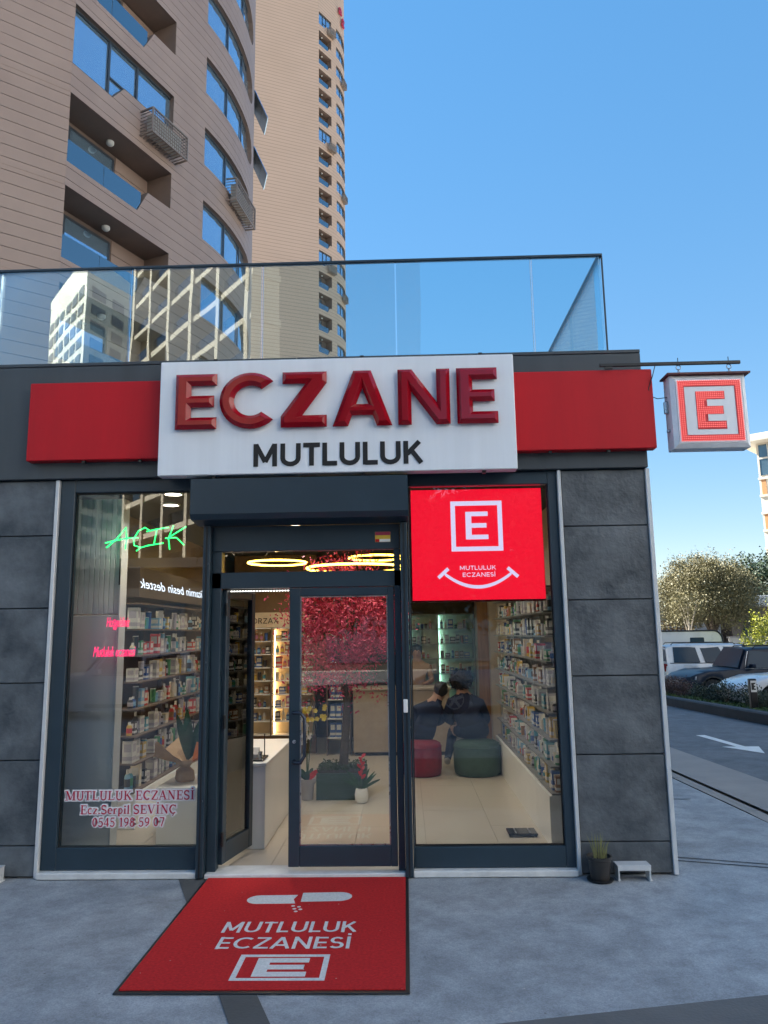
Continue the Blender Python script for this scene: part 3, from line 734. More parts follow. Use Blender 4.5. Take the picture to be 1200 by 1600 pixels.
# ------------------------------------------------------------------ roof balustrade
bal = thing('glass_balustrade', 'frameless glass balustrade with thin dark handrail along the shop roof edge', 'balustrade', (0, .1, 3.95))
px = [-3.39+1.12*i for i in range(-6, 4)]+[1.105, 1.68]
for a, c in zip(px[:-1], px[1:]):
    q = MB(); q.box(a+.006, c-.006, .058, .074, 3.967, 4.83); q.build('pane', rail_glass, bal)
py = [.075, 1.2, 2.32, 3.44, 4.56]
for a, c in zip(py[:-1], py[1:]):
    q = MB(); q.box(1.672, 1.688, a+.006, c-.006, 3.967, 4.83); q.build('pane', glass('balustrade_side_glass', (.80, .91, .93), 1.35, .6), bal)
q = MB(); q.box(px[0], 1.70, .048, .084, 4.832, 4.856, .004); q.build('handrail', anthracite, bal)
q = MB(); q.box(1.662, 1.698, .086, 4.56, 4.832, 4.856, .004); q.build('handrail', anthracite, bal)
q = MB(); q.box(1.688, 1.70, .05, .062, 3.967, 4.831); q.build('corner_post', anthracite, bal)
q = MB()

# ------------------------------------------------------------------ ECZANE sign
sg = thing('shop_sign', 'white sign board with raised red letters ECZANE above the entrance', 'sign', (-.5, -.2, 2.96))
q = MB(); q.box(-1.875, .87, -.27, -.152, 2.96, 3.87, .006); q.build('board', white_panel, sg)
q = MB(); q.box(-1.885, .88, -.1515, -.06, 2.985, 3.845); q.build('rear_tray', alu, sg)
for x in (-1.45, -.3, .62):
    q = MB(); q.box(x-.015, x+.015, -.25, -.20, 3.871, 3.895); q.build('top_bracket', black_m, sg)
    q = MB(); q.box(x-.013, x+.013, -.24, -.20, 2.94, 2.959); q.build('bottom_clip', black_m, sg)
def L_E(w, h, t): return [[(0, 0), (w, 0), (w, t), (t*1.3, t), (t*1.3, (h-t)/2), (w*.93, (h-t)/2), (w*.93, (h+t)/2), (t*1.3, (h+t)/2), (t*1.3, h-t), (w, h-t), (w, h), (0, h)]]
def L_Z(w, h, t): return [[(0, 0), (w, 0), (w, t), (t*1.75, t), (w, h-t*.95), (w, h), (.03*w, h), (.03*w, h-t), (w-t*1.75, h-t), (0, t*.95)]]
def L_N(w, h, t):
    u = t*1.1; return [[(0, 0), (u, 0), (u, h*.60), (w-u*1.05, 0), (w, 0), (w, h), (w-u, h), (w-u, h*.40), (u*1.05, h), (0, h)]]
def L_A(w, h, t):
    m_ = w/2; k_ = .068; q_ = .118; sl = (m_-k_)/h; z1_, z2_ = .085, .172; zt_ = (m_-q_)/sl
    o = [(0, 0), (q_, 0), (q_+z1_*sl, z1_), (w-q_-z1_*sl, z1_), (w-q_, 0), (w, 0), (m_+k_, h), (m_-k_, h)]
    return [o, [(q_+z2_*sl, z2_), (m_, zt_-.004), (w-q_-z2_*sl, z2_)]]
def L_C(w, h, t):
    cx, cy, ro = h*.5, h/2, h/2*1.02; ri_ = ro-t*1.12; A = 43; o = []
    for i in range(29): 
        a = R(A+(360-2*A)*i/28); o.append((cx+ro*math.cos(a), cy+ro*math.sin(a)))
    for i in range(29):
        a = R(360-A-6-(360-2*A-12)*i/28); o.append((cx+ri_*math.cos(a), cy+ri_*math.sin(a)))
    x1_ = max(p[0] for p in o); return [[(p[0]*w/x1_, p[1]) for p in o]]
for fn, x0, x1 in ((L_E, -1.741, -1.42), (L_C, -1.394, -.985), (L_Z, -.924, -.571), (L_A, -.526, -.071), (L_N, -.025, .373), (L_E, .425, .735)):
    me = poly_curve(fn(x1-x0, .44, .093), .010, .030); q = MB()
    q.add_mesh(me, lambda c: (x0+c.x, -.298-c.z, 3.312+c.y)); lt = q.build('letter', red_letter, sg); bpy.data.meshes.remove(me)
for i, ch in enumerate('MUTLULUK'):
    xw = [SANS[c][0] for c in 'MUTLULUK']; kx_ = 1.29/(sum(xw)-.1); sans_front(ch, -1.142+sum(xw[:i])*kx_, -.2755, 3.015, (xw[i]-.1)*kx_, .178, .205, black_m, sg, 'lettering')

# ------------------------------------------------------------------ hanging illuminated E sign
hb = thing('sign_bracket_bar', 'thin dark metal bar jutting from the fascia, carrying the E sign', 'bracket', (1.55, -.12, 3.79))
q = MB(); q.box(1.56, 2.65, -.172, -.152, 3.785, 3.812, .003); q.build('bar', black_m, hb)
q = MB(); q.box(1.60, 1.66, -.171, -.156, 3.766, 3.784); q.build('fixing_foot', black_m, hb)
es = thing('hanging_sign', 'square white box sign with red dotted letter E, hung off the corner', 'sign', (2.36, -.15, 3.1))
cx, cz, hw = 2.364, 3.395, .288
q = MB(); o_, i_ = hw, hw-.032
yf, ym = -.225, -.195
def sq(h, y): return [(cx-h, y, cz-h), (cx+h, y, cz-h), (cx+h, y, cz+h), (cx-h, y, cz+h)]
q.grid([sq(o_, -.075)+[], sq(o_, -.20), sq(i_, yf), sq(i_-.004, yf+.006)], wv=True); q.f.append(tuple(range(4))); q.f.append((12, 13, 14, 15)); q.build('box_frame', mat('sign_frame_silver', (.84, .86, .89), .4, 0), es)
q = MB(); q.box(cx-i_+.006, cx+i_-.006, yf-.002, yf+.004, cz-i_+.006, cz+i_-.006); fp = q.build('face_panel', white_panel, es)
q = MB(); q.box(cx-hw-.025, cx+hw+.03, -.245, -.065, cz+hw+.001, cz+hw+.014); q.build('rain_cover', mat('cover_dark_red', (.10, .02, .025), .5), es)
a_ = .236; red_led = mat('sign_red_print', (.55, .012, .025), .45)
q = MB(); t_ = .045; y_ = yf-.0045
for x0, x1, z0, z1 in ((-a_, a_, a_-t_, a_), (-a_, a_, -a_, -a_+t_), (-a_, -a_+t_, -a_+t_, a_-t_), (a_-t_, a_, -a_+t_, a_-t_)): q.box(cx+x0, cx+x1, y_, yf-.0025, cz+z0, cz+z1)
bd = q.build('red_border', red_led, es)
q = MB(); q.prism([(cx-.108+x, y_, cz-.148+z) for x, z in L_E(.22, .30, .064)[0]], (0, .002, 0)); el = q.build('letter', red_led, es)
q = MB(); r_ = .0042; step = .0152
inE = lambda x, z: (0 <= x <= .22 and 0 <= z <= .30) and (x < .073 or z < .064 or z > .236 or (.118 < z < .182 and x < .205))
n_ = int(.44/step)
for i in range(32):
    for j in range(32):
        x = -.2356+i*.0152; z = -.2356+j*.0152
        if max(abs(x), abs(z)) > .236: continue
        if max(abs(x), abs(z)) > .193 or (inE(x+.108-.006, z+.148-.006) and inE(x+.108+.006, z+.148+.006)):
            q.box(cx+x-r_, cx+x+r_, y_-.003, y_-.0005, cz+z-r_, cz+z+r_)
q.build('led_dots', emis('led_dot', (1, .16, .15), .75), es, kind='stuff')
for x in (2.17, 2.56):
    q = MB(); zt = 3.783
    q.tube([(x+.018*math.sin(2*math.pi*i/12), -.162, 3.765+.018*math.cos(2*math.pi*i/12)) for i in range(12)], .0035, 6, True)
    q.tube([(x, -.162+.014*math.sin(2*math.pi*i/12), 3.728+.022*math.cos(2*math.pi*i/12)) for i in range(12)], .0035, 6, True)
    q.tube([(x, -.162, 3.706), (x, -.162, 3.69)], .004, 6); q.build('chain_link', steel, es)
    q = MB(); q.tube([(x, -.162, 3.80), (x, -.162, 3.845)], .003, 6); q.build('eye_bolt', black_m, hb)
q = MB(); q.tube([(1.99, -.162, 3.785), (1.965, -.16, 3.7), (1.93, -.15, 3.6), (1.945, -.14, 3.545), (2.0, -.135, 3.525), (2.075, -.13, 3.535)], .0035, 6); q.build('cable', black_m, es, smooth=60)
q = MB(); q.box(2.045, 2.076, -.15, -.12, 3.40, 3.50, .006); q.build('side_clamp', steel, es)
q = MB(); q.box(2.055, 2.076, -.15, -.12, 3.25, 3.275, .004); q.build('side_clamp', steel, es)

# ------------------------------------------------------------------ LED screen inside right window
led = thing('led_screen', 'bright red video screen with white E and smile, inside right window', 'screen', (.58, .1, 2.0))
q = MB(); q.box(.062, 1.102, .10, .15, 2.0, 2.88); q.build('screen', emis('screen_red', (1.0, .005, .03), .62), led)
q = MB(); q.box(.05, 1.114, .151, .20, 1.985, 2.895); q.build('housing', black_m, led)
wl = emis('screen_white', (.78, .70, 1.0), .62)
q = MB(); c0, c1, d0, d1, t_ = .377, .786, 2.381, 2.783, .036
for a in ((c0, c1, d0, d0+t_), (c0, c1, d1-t_, d1), (c0, c0+t_, d0+t_, d1-t_), (c1-t_, c1, d0+t_, d1-t_)): q.box(a[0], a[1], .096, .099, a[2], a[3])
q.build('emblem_square', wl, led)
q = MB(); q.prism([(.494+x, .096, 2.475+z) for x, z in L_E(.178, .222, .036)[0]], (0, .003, 0)); q.build('emblem_letter', wl, led)
sans_front('MUTLULUK', .436, .0975, 2.232, .284, .034, .15, wl, led, 'screen_text')
sans_front('ECZANESİ', .456, .0975, 2.178, .258, .034, .15, wl, led, 'screen_text')
q = MB(); arc = []
for i in range(25):
    t = -1+2*i/24; arc.append((.580+t*.262, 2.098+.105*t*t))
q.grid([[(x, .0975, z-.0135), (x, .0975, z+.0135)] for x, z in arc]); q.build('smile_line', wl, led)
for s in (-1, 1):
    q = MB(); ex, ez = .580+s*.272, 2.208; dx, dz = s*.040, -.036   # short bars across the ends
    q.bar((ex-dx, .0955, ez-dz), (ex+dx, .0955, ez+dz), .002, .026) if 0 else q.poly([(ex-dx-s*.008, .0965, ez-dz-.009), (ex+dx-s*.008, .0965, ez+dz-.009), (ex+dx+s*.010, .0965, ez+dz+.012), (ex-dx+s*.010, .0965, ez-dz+.012)])
    q.build('smile_end', wl, led)

# ------------------------------------------------------------------ lettering on the left window (bold serif, white outline)
def arcp(cx, cy, rx, ry, a0, a1, n=9): return [(cx+rx*math.cos(R(a0+(a1-a0)*i/n)), cy+ry*math.sin(R(a0+(a1-a0)*i/n))) for i in range(n+1)]
K, T, SF = .165, .07, .055
def sf(x, y, w=.17): return ([(x-w, y), (x+w, y)], SF)
GL = {
 'M': (1.0, [([(.16,0),(.16,1)],T),([(.18,1),(.5,.05)],K),([(.52,.05),(.82,1)],T),([(.84,0),(.84,1)],K),sf(.16,.03,.14),sf(.84,.03,.17),sf(.1,.97,.1),sf(.9,.97,.1)]),
 'U': (.78, [([(.2,1),(.2,.32)]+arcp(.42,.3,.22,.28,180,360)+[(.64,1)],.13),([(.2,1),(.2,.35)],K),sf(.2,.97),sf(.64,.97,.13)]),
 'T': (.72, [([(.36,0),(.36,1)],K),([(.05,.96),(.67,.96)],.08),([(.06,.72),(.06,.97)],.06),([(.66,.72),(.66,.97)],.06),sf(.36,.03)]),
 'L': (.70, [([(.22,0),(.22,1)],K),([(.08,.04),(.64,.04)],.08),([(.64,.02),(.66,.32)],.06),sf(.22,.97)]),
 'K': (.82, [([(.22,0),(.22,1)],K),([(.28,.45),(.66,.98)],T),([(.38,.58),(.72,.02)],K),sf(.22,.03),sf(.22,.97),sf(.66,.97,.13),sf(.7,.03,.13)]),
 'E': (.72, [([(.22,0),(.22,1)],K),([(.08,.04),(.64,.04)],.08),([(.08,.96),(.62,.96)],.08),([(.28,.5),(.5,.5)],.07),([(.64,.02),(.66,.3)],.06),([(.61,.7),(.61,.98)],.06),([(.5,.36),(.5,.64)],.06)]),
 'C': (.76, [(arcp(.42,.5,.31,.46,50,310,14),.13),(arcp(.42,.5,.3,.4,120,240,8),K),([(.66,.68),(.66,.99)],.06)]),
 'Z': (.72, [([(.08,.96),(.62,.96)],.08),([(.6,.95),(.14,.05)],K),([(.08,.04),(.64,.04)],.08),([(.09,.7),(.09,.97)],.06),([(.65,.02),(.65,.3)],.06)]),
 'A': (.80, [([(.12,.03),(.4,1)],T),([(.38,1),(.66,.03)],K),([(.2,.33),(.58,.33)],.07),sf(.12,.03,.12),sf(.66,.03,.16)]),
 'N': (.82, [([(.18,0),(.18,1)],T),([(.18,1),(.66,.05)],K),([(.66,0),(.66,1)],T),sf(.18,.03,.14),sf(.66,.97,.14),sf(.12,.97,.1)]),
 'S': (.62, [(arcp(.3,.73,.2,.23,30,270,10)+arcp(.3,.25,.22,.23,90,-150,10),.15),([(.5,.7),(.5,.99)],.06),([(.09,.02),(.09,.3)],.06)]),
 'I': (.42, [([(.21,0),(.21,1)],K),sf(.21,.03),sf(.21,.97)]),
 'V': (.80, [([(.12,.97),(.4,.02)],K),([(.4,.02),(.66,.97)],T),sf(.14,.97,.15),sf(.66,.97,.12)]),
 'c': (.5, [(arcp(.28,.33,.19,.29,50,310,12),.13)]),
 'e': (.52, [(arcp(.28,.33,.19,.29,0,310,14),.12),([(.12,.35),(.45,.35)],.06)]),
 'r': (.45, [([(.16,0),(.16,.62)],.16),([(.18,.45),(.3,.6),(.42,.55)],.11),sf(.16,.03,.13)]),
 'p': (.56, [([(.16,-.25),(.16,.62)],.16),(arcp(.3,.33,.16,.28,150,-150,12),.12),sf(.16,-.23,.13)]),
 'i': (.32, [([(.16,0),(.16,.62)],.16),([(.08,.84),(.24,.84)],.16),sf(.16,.03,.13)]),
 'l': (.32, [([(.16,0),(.16,1)],.16),sf(.16,.03,.13)]),
 'z': (.5, [([(.06,.6),(.42,.6)],.07),([(.4,.6),(.1,.04)],.15),([(.06,.04),(.44,.04)],.07)]),
 '.': (.28, [([(.06,.08),(.2,.08)],.16)]),
 '0': (.58, [(arcp(.28,.5,.18,.44,0,360,18),.13)]),
 '5': (.58, [([(.16,.95),(.48,.95)],.12),([(.16,.95),(.13,.6)],.08),(arcp(.26,.3,.2,.28,125,-150,12),.13)]),
 '4': (.58, [([(.38,0),(.38,1)],.15),([(.36,.98),(.06,.3)],.07),([(.05,.28),(.52,.28)],.1)]),
 '1': (.5, [([(.28,0),(.28,1)],.16),([(.12,.82),(.28,.96)],.08),sf(.28,.03,.15)]),
 '9': (.58, [(arcp(.28,.68,.18,.27,0,360,14),.12),([(.46,.68),(.42,.3),(.16,.02)],.12)]),
 '8': (.58, [(arcp(.28,.74,.15,.22,0,360,14),.12),(arcp(.28,.26,.19,.24,0,360,14),.12)]),
 '7': (.56, [([(.08,.95),(.5,.95)],.12),([(.48,.95),(.24,0)],.12)]),
 ' ': (.30, []),
}
GL['İ'] = (.42, GL['I'][1]+[([(.13, 1.2), (.29, 1.2)], .15)]); GL['Ç'] = (.76, GL['C'][1]+[([(.42, .02), (.48, -.14), (.34, -.22)], .08)])
def serif(body, x, y, z, h, width, grow, m, parent, name):
    tot = sum(GL[c][0] for c in body); kx = width/tot; q = MB(); X = x; dy = 0.
    for c in body:
        adv, st = GL[c]
        for pts, w in st:
            w2 = w+grow*2; dy -= .00003
            P = [Vector((X+p[0]*kx, z+p[1]*h)) for p in pts]
            ext = grow*h*.9
            n = len(P); rows = []
            for i, p in enumerate(P):
                a = P[max(0, i-1)]; b_ = P[min(n-1, i+1)]; t = (b_-a).normalized(); nn = Vector((-t.y, t.x))
                if i == 0: p = p-t*ext
                if i == n-1: p = p+t*ext
                ww = w2*h*.5*(1 if abs(nn.y) > .7 else min(1.0, kx/h*1.05))
                rows.append([(p.x-nn.x*ww, y+dy, p.y-nn.y*ww), (p.x+nn.x*ww, y+dy, p.y+nn.y*ww)])
            q.grid(rows)
        X += adv*kx
    return q.build(name, m, parent)
wt = thing('window_lettering', 'red serif lettering MUTLULUK ECZANESİ with phone number on left window', 'lettering', (-2.1, .04, .35))
wr = mat('vinyl_crimson', (.45, .008, .05), .5, 0, .05); ww = mat('vinyl_white', (.78, .78, .82), .5, 0, .05)
for body, x, z, h, wd in (('MUTLULUK ECZANESİ', -2.592, .540, .066, .985), ('Ecz.Serpil SEVİNÇ', -2.475, .440, .064, .735), ('0545 198 59 07', -2.378, .350, .064, .55)):
    serif(body, x, .0385, z, h, wd, .15, ww, wt, 'letter_outline'); serif(body, x, .0335, z, h, wd, 0, wr, wt, 'letters')

# ------------------------------------------------------------------ neon words in the left window
def stroke_sign(strokes, x, y, z, w, h, rad, m, parent, name='neon_tube'):
    for st in strokes:
        q = MB(); q.tube([(x+p[0]*w, y, z+p[1]*h) for p in st], rad, 7); q.build(name, m, parent, smooth=80)
gn = thing('neon_sign', 'green handwritten neon word AÇIK hanging in the left window', 'neon sign', (-2.1, .1, 2.4))
stroke_sign([[(.0,.30),(.12,.40),(.30,.50),(.42,.50)], [(.02,.10),(.14,.45),(.26,.95),(.27,.5),(.26,.02)],
             [(.55,.82),(.50,.93),(.42,.80),(.36,.45),(.37,.18),(.46,.08),(.56,.18)], [(.44,.05),(.40,-.06)],
             [(.52,.76),(.66,.86),(.80,.92)], [(.65,.86),(.62,.22)], [(.54,.16),(.66,.22),(.74,.26)],
             [(.86,1.0),(.80,.45),(.82,-.02)], [(1.02,.94),(.80,.48)], [(.76,.46),(.90,.48),(1.0,.16)]], -2.40, .09, 2.44, .64, .19, .0048, emis('neon_green', (.01, 1.0, .14), 2.6), gn)
q = MB(); q.box(-2.28, -2.27, .10, .104, 2.16, 2.46); q.build('hanging_wire', black_m, gn)
q = MB(); q.poly([(-2.42, .103, 2.45), (-2.2, .103, 2.41), (-1.9, .103, 2.43), (-1.74, .103, 2.46), (-1.72, .103, 2.63), (-2.2, .103, 2.66)]); q.build('acrylic_back', glass('acrylic', (.93, .95, .94), 1.3, .6), gn)
pn = emis('neon_pink', (1.0, .02, .14), 1.3)
for body, x, z, h, wd, lab in (('Hoşgeldiniz', -2.36, 1.83, .075, .185, 'small pink neon script Hoşgeldiniz, upper one on left window'), ('Mutluluk eczanesi', -2.455, 1.60, .078, .335, 'pink neon script Mutluluk eczanesi below the other pink script')):
    q = text_front(body, x, .095, z, h, wd, bold=.0, shear=.30, depth=.004); o = q.build('neon_script', pn)
    tag(o, lab, 'neon sign')

# ------------------------------------------------------------------ entrance mat
mt = thing('door_mat', 'red entrance mat with white pill emblem and lettering, lying before the door', 'mat', (-.75, -.9, 0))
mx0, mx1, my0, my1 = -1.462, -.033, -1.775, -.068
q = MB(); q.box(mx0-.022, mx1+.022, my0-.03, my1+.004, .0045, .011, .003); q.build('rubber_border', black_m, mt)
carpet = mat('mat_red_pile', (.52, .028, .03), .95, 0, .22, 60, .6, 300, spec=.1)
q = MB(); q.box(mx0, mx1, my0, my1, .0115, .0165); q.build('pile', carpet, mt)
mw_ = mat('mat_white_pile', (.66, .66, .66), .95, 0, .15, 80, .5, 300, spec=.1)
zt_ = .0175
mp = lambda x0, y0: (lambda u, v, l: (x0+u, y0+v, zt_+l))
def atmat(pts, name):
    b_ = MB(); b_.poly([(x, y, zt_) for x, y in pts]); return b_.build(name, mw_, mt)
sans('MUTLULUK', .80, .165, .125, mp(-1.13, -1.07), .0).build('mat_lettering', mw_, mt)
sans('ECZANESİ', .76, .165, .125, mp(-1.11, -1.30), .0).build('mat_lettering', mw_, mt)
# capsule split in two halves with crumbs
def capsule(cx, cy, L, r, a, half):
    c, s_ = math.cos(a), math.sin(a); P = []
    if half < 0: P = arcs(-L/2, 0, r, r, 90, 270, 10)+[(0, -r), (-.02, r*.0), (0, r)]
    else: P = arcs(L/2, 0, r, r, -90, 90, 10)+[(0, r), (.0, -r)]
    return [(cx+x*c-y*s_, cy+x*s_+y*c) for x, y in P]
atmat(capsule(-.755, -.515, .50, .080, .02, -1), 'capsule_half'); atmat(capsule(-.725, -.48, .50, .085, .04, 1), 'capsule_half')
for x, y in ((-.76, -.64), (-.72, -.655), (-.745, -.69), (-.705, -.70), (-.73, -.735)):
    q = MB(); q.poly([(x+.013*math.cos(k*math.pi/4), y+.013*math.sin(k*math.pi/4), zt_) for k in range(8)]); q.build('crumb_dot', mw_, mt)
q = MB(); ex0, ex1, ey0, ey1, t_ = -.935, -.445, -1.685, -1.375, .030
for a in ((ex0, ex1, ey0, ey0+t_), (ex0, ex1, ey1-t_, ey1), (ex0, ex0+t_, ey0+t_, ey1-t_), (ex1-t_, ex1, ey0+t_, ey1-t_)): q.poly([(a[0], a[2], zt_), (a[1], a[2], zt_), (a[1], a[3], zt_), (a[0], a[3], zt_)])
q.build('emblem_square', mw_, mt)
atmat([(-.83+x, -1.64+y) for x, y in L_E(.28, .22, .055)[0]], 'emblem_letter')

# ------------------------------------------------------------------ small things on the pavement
pt = thing('flower_pot', 'small dark plastic pot with sparse grass against the right slate wall', 'plant pot', (1.345, -.115, .003))
q = MB(); q.lathe([(.062, 0), (.066, .01), (.082, .13), (.088, .135), (.09, .155), (.082, .157), (.078, .14), (.06, .13)], 1.345, -.125, .012, 20); q.build('pot', mat('pot_plastic_dark', (.035, .033, .032), .35), pt, smooth=40)
q = MB(); q.lathe([(.085, 0), (.095, .012), (.085, .012)], 1.345, -.125, .002, 20); q.build('saucer', black_m, pt)
q = MB(); q.lathe([(.0, .138), (.07, .134)], 1.345, -.125, .012, 14); q.build('soil', soil_m, pt)
rng = np.random.default_rng(3); q = MB()
for i in range(24):
    a = rng.uniform(0, 6.28); r_ = rng.uniform(0, .05); h_ = rng.uniform(.08, .2); lean = rng.uniform(.0, .06)
    x, y = 1.345+r_*math.cos(a), -.125+r_*math.sin(a)*.7; w_ = .0028
    tx, ty = x+lean*math.cos(a), max(y+lean*math.sin(a), -.2); ty = min(ty, -.04)
    q.poly([(x-w_, y, .145), (x+w_, y, .145), ((x+tx)/2+w_, (y+ty)/2, .145+h_*.6), ((x+tx)/2-w_, (y+ty)/2, .145+h_*.6)])
    q.poly([((x+tx)/2-w_, (y+ty)/2, .145+h_*.6), ((x+tx)/2+w_, (y+ty)/2, .145+h_*.6), (tx, ty, .145+h_)])
q.build('grass_blades', leaf_mat('dry_grass', (.19, .20, .08)), pt, kind='stuff')
def step(x0, x1, lab):
    t = thing('metal_step', lab, 'metal bracket', ((x0+x1)/2, -.10, .003))
    q = MB(); q.box(x0, x1, -.155, -.045, .100, .108, .002); q.build('top_plate', alu, t)
    q = MB(); q.box(x0+.004, x1-.004, -.158, -.1555, .074, .107); q.build('front_lip', alu, t)
    for x in (x0+.006, x1-.014):
        q = MB(); q.box(x, x+.010, -.15, -.05, .004, .099); lg = q.build('leg', alu, t)
        q = MB(); q.box(x-.004, x+.02, -.152, -.048, .003, .0075); q.build('foot', alu, lg)
step(1.462, 1.70, 'low white metal bracket step beside the flower pot'); step(-3.32, -2.975, 'low white metal bracket step at the left picture edge')

# ------------------------------------------------------------------ interior of the shop
IX0, IX1, IY = -2.78, 1.44, 7.3
sf_ = MB(); sf_.box(-2.89, 1.49, .162, DEEP-.31, -.05, .004); shop_floor = sf_.build('shop_floor', mat('grout', (.30, .28, .25), .8)); tag(shop_floor, kind='structure')
tl = MB(); tl.box(.002, .598, .002, 1.198, .0045, .012, .002); me_t = None
ys = .165
for i in range(8):
    for j in range(6):
        x = -2.86+.6*i; y = ys+1.2*j-(.6 if i % 2 else 0)
        w_ = min(.6, 1.48-x); y0_ = max(y, ys); d_ = min(1.2-(y0_-y), IY+.55-y0_)
        if w_ < .05 or d_ < .05: continue
        t = MB(); t.box(x+.0015, x+w_-.0015, y0_+.0015, y0_+d_-.0015, .0045, .012); t.build('floor_tile', floor_t, shop_floor)
wl_ = MB(); wl_.box(-2.899, -2.78, .46, IY, .012, 3.0); tag(wl_.build('interior_wall_left', brown_lam), kind='structure')
wl_ = MB(); wl_.box(1.42, 1.499, .46, IY, .012, 3.0); tag(wl_.build('interior_wall_right', cream), kind='structure')
wl_ = MB(); wl_.box(-2.779, 1.419, IY, IY+.1, .012, 3.0); tag(wl_.build('interior_wall_back', mat('back_wall_dark', (.10, .085, .07), .7)), kind='structure')
wl_ = MB(); wl_.box(-2.779, 1.419, .46, IY-.001, 2.96, 3.019); tag(wl_.build('ceiling', dark_ceil), kind='structure')
wl_ = MB(); wl_.box(-2.779, 1.419, .10, .458, 2.92, 3.019); tag(wl_.build('ceiling_bulkhead', dark_ceil), kind='structure')
# white cabinet end with slatted top behind the left window
cb = thing('tall_cabinet', 'tall white cabinet with slatted upper part at the left end of window', 'cabinet', (-2.48, .4, .012))
q = MB(); q.box(-2.775, -2.36, .32, .44, .013, 1.93, .004); q.build('lower_panel', white_lam, cb)
q = MB(); q.box(-2.355, -2.345, .31, .45, .013, 2.9); q.build('edge_strip', alu, cb)
for i in range(9):
    q = MB(); q.box(-2.74+i*.0425, -2.74+i*.0425+.039, .32, .43, 1.94, 2.9, .003); q.build('slat', mat('blind_grey', (.78, .80, .79), .6), cb)
# ring lamps
ring_m = emis('ring_light', (1.0, .60, .07), 10)
for x, y, z, r_, lab in ((-1.68, 4.0, 2.69, .385, 'glowing ring lamp seen left in the transom over the door'), (-.36, 4.0, 2.735, .37, 'glowing ring lamp seen right in the transom over the door'), (-.55, 2.6, 2.48, .55, 'larger glowing ring lamp hanging lower and nearer the door')):
    t = thing('ring_lamp', lab, 'ceiling lamp', (x, y, z))
    q = MB(); q.tube([(x+r_*math.cos(2*math.pi*i/40), y+r_*math.sin(2*math.pi*i/40), z) for i in range(40)], .012, 8, True); q.build('ring', ring_m, t, smooth=80)
    for k in range(3):
        a = 2*math.pi*k/3+.4; q = MB(); q.tube([(x+r_*math.cos(a), y+r_*math.sin(a), z+.02), (x, y, 2.959)], .003, 5); q.build('suspension_wire', black_m, t)

dl_m = emis('added_downlight_lens', (1.0, .9, .76), 6)  # downlights added to brighten the interior, not lamps known to exist
for i, (x, y) in enumerate(((-1.2, 1.1), (-.35, 1.1), (-1.2, 2.3), (-.3, 2.2), (-1.1, 4.2), (.55, 1.5), (.6, 3.0), (.3, 4.9), (-2.15, .95), (-2.0, 2.6), (-2.0, 4.4), (-1.9, .22))):
    zc_ = 2.9595 if y > .46 else 2.9195
    t = thing('added_downlight', f"{['first','second','third','fourth','fifth','sixth','seventh','eighth','ninth','tenth','eleventh','last'][i]} added round fill downlight in the shop ceiling, counted from the door", 'ceiling lamp', (x, y, zc_-.0045), 0, 'added fill downlights in the shop ceiling')
    q = MB(); q.lathe([(.085, 0), (.085, -.012), (.07, -.014), (.068, -.004)], x, y, zc_, 20); q.build('rim', white_lam, t)
    q = MB(); q.lathe([(.0, -.006), (.067, -.006)], x, y, zc_, 20); q.build('lens', dl_m, t)
    la = bpy.data.lights.new('downlight', 'AREA'); la.shape = 'DISK'; la.size = .13; la.energy = DOWN if y > .46 else 2.2; la.color = (1, .92, .80); la.spread = R(140)
    lo_ = bpy.data.objects.new('fill_light', la); COL.objects.link(lo_); lo_.parent = t; lo_.location = (0, 0, -.018)
# products -------------------------------------------------------------------
PC = [(.62,.62,.60),(.55,.06,.06),(.05,.12,.36),(.08,.28,.14),(.60,.42,.10),(.42,.40,.46),(.10,.33,.42),(.40,.16,.26),(.05,.05,.06),(.66,.58,.44),(.30,.16,.08),(.24,.44,.62)]
PM = [mat('product_%d' % i, c, .4, 0, .15, 30) for i, c in enumerate(PC)]
cap_m = mat('product_cap', (.7, .7, .7), .4)
PROD = {}
def prod_mesh(kind, ci):
    if (kind, ci) in PROD: return PROD[(kind, ci)]
    q = MB()
    if kind == 'box':
        q.box(-.5, .5, -.5, .5, 0, 1); e = .502
        for z0, z1, w_ in ((.12, .30, .5), (.50, .86, .36)):
            q.poly([(-w_, -e, z0), (w_, -e, z0), (w_, -e, z1), (-w_, -e, z1)]); q.poly([(-w_, e, z0), (w_, e, z0), (w_, e, z1), (-w_, e, z1)])
            q.poly([(-e, -w_, z0), (-e, w_, z0), (-e, w_, z1), (-e, -w_, z1)]); q.poly([(e, -w_, z0), (e, w_, z0), (e, w_, z1), (e, -w_, z1)])
    elif kind == 'bottle': q.lathe([(.44, 0), (.46, .04), (.46, .18), (.47, .19), (.47, .56), (.46, .57), (.46, .62), (.36, .74), (.2, .78), (.22, .80), (.22, .98), (.2, 1)], 0, 0, 0, 10)
    else: q.lathe([(.3, 0), (.42, .02), (.46, .3), (.5, .96), (.44, 1.)], 0, 0, 0, 10)
    me = bpy.data.meshes.new('product_'+kind); me.from_pydata(q.v, [], q.f); me.update(); me.materials.append(PM[ci]); me.materials.append(PM[(ci+9) % 12 if kind != 'box' else (0 if ci else 5)])
    me.materials.append(cap_m)
    if kind == 'box':
        for i_, p in enumerate(me.polygons):
            if i_ >= 6: p.material_index = 1
    else:
        for p in me.polygons:
            if p.center.z > .77: p.material_index = 2
            elif kind == 'bottle' and .19 < p.center.z < .56: p.material_index = 1
        set_smooth(me, 40)
    PROD[(kind, ci)] = me; return me
def product(x, y, z, w, d, h, ci, kind, label, group, rz=0.):
    o = inst('product_'+kind, prod_mesh(kind, ci), (x, y, z+.0015), None, rz, (w, d, h)); tag(o, label, 'product', group); return o
prng = random.Random(11)
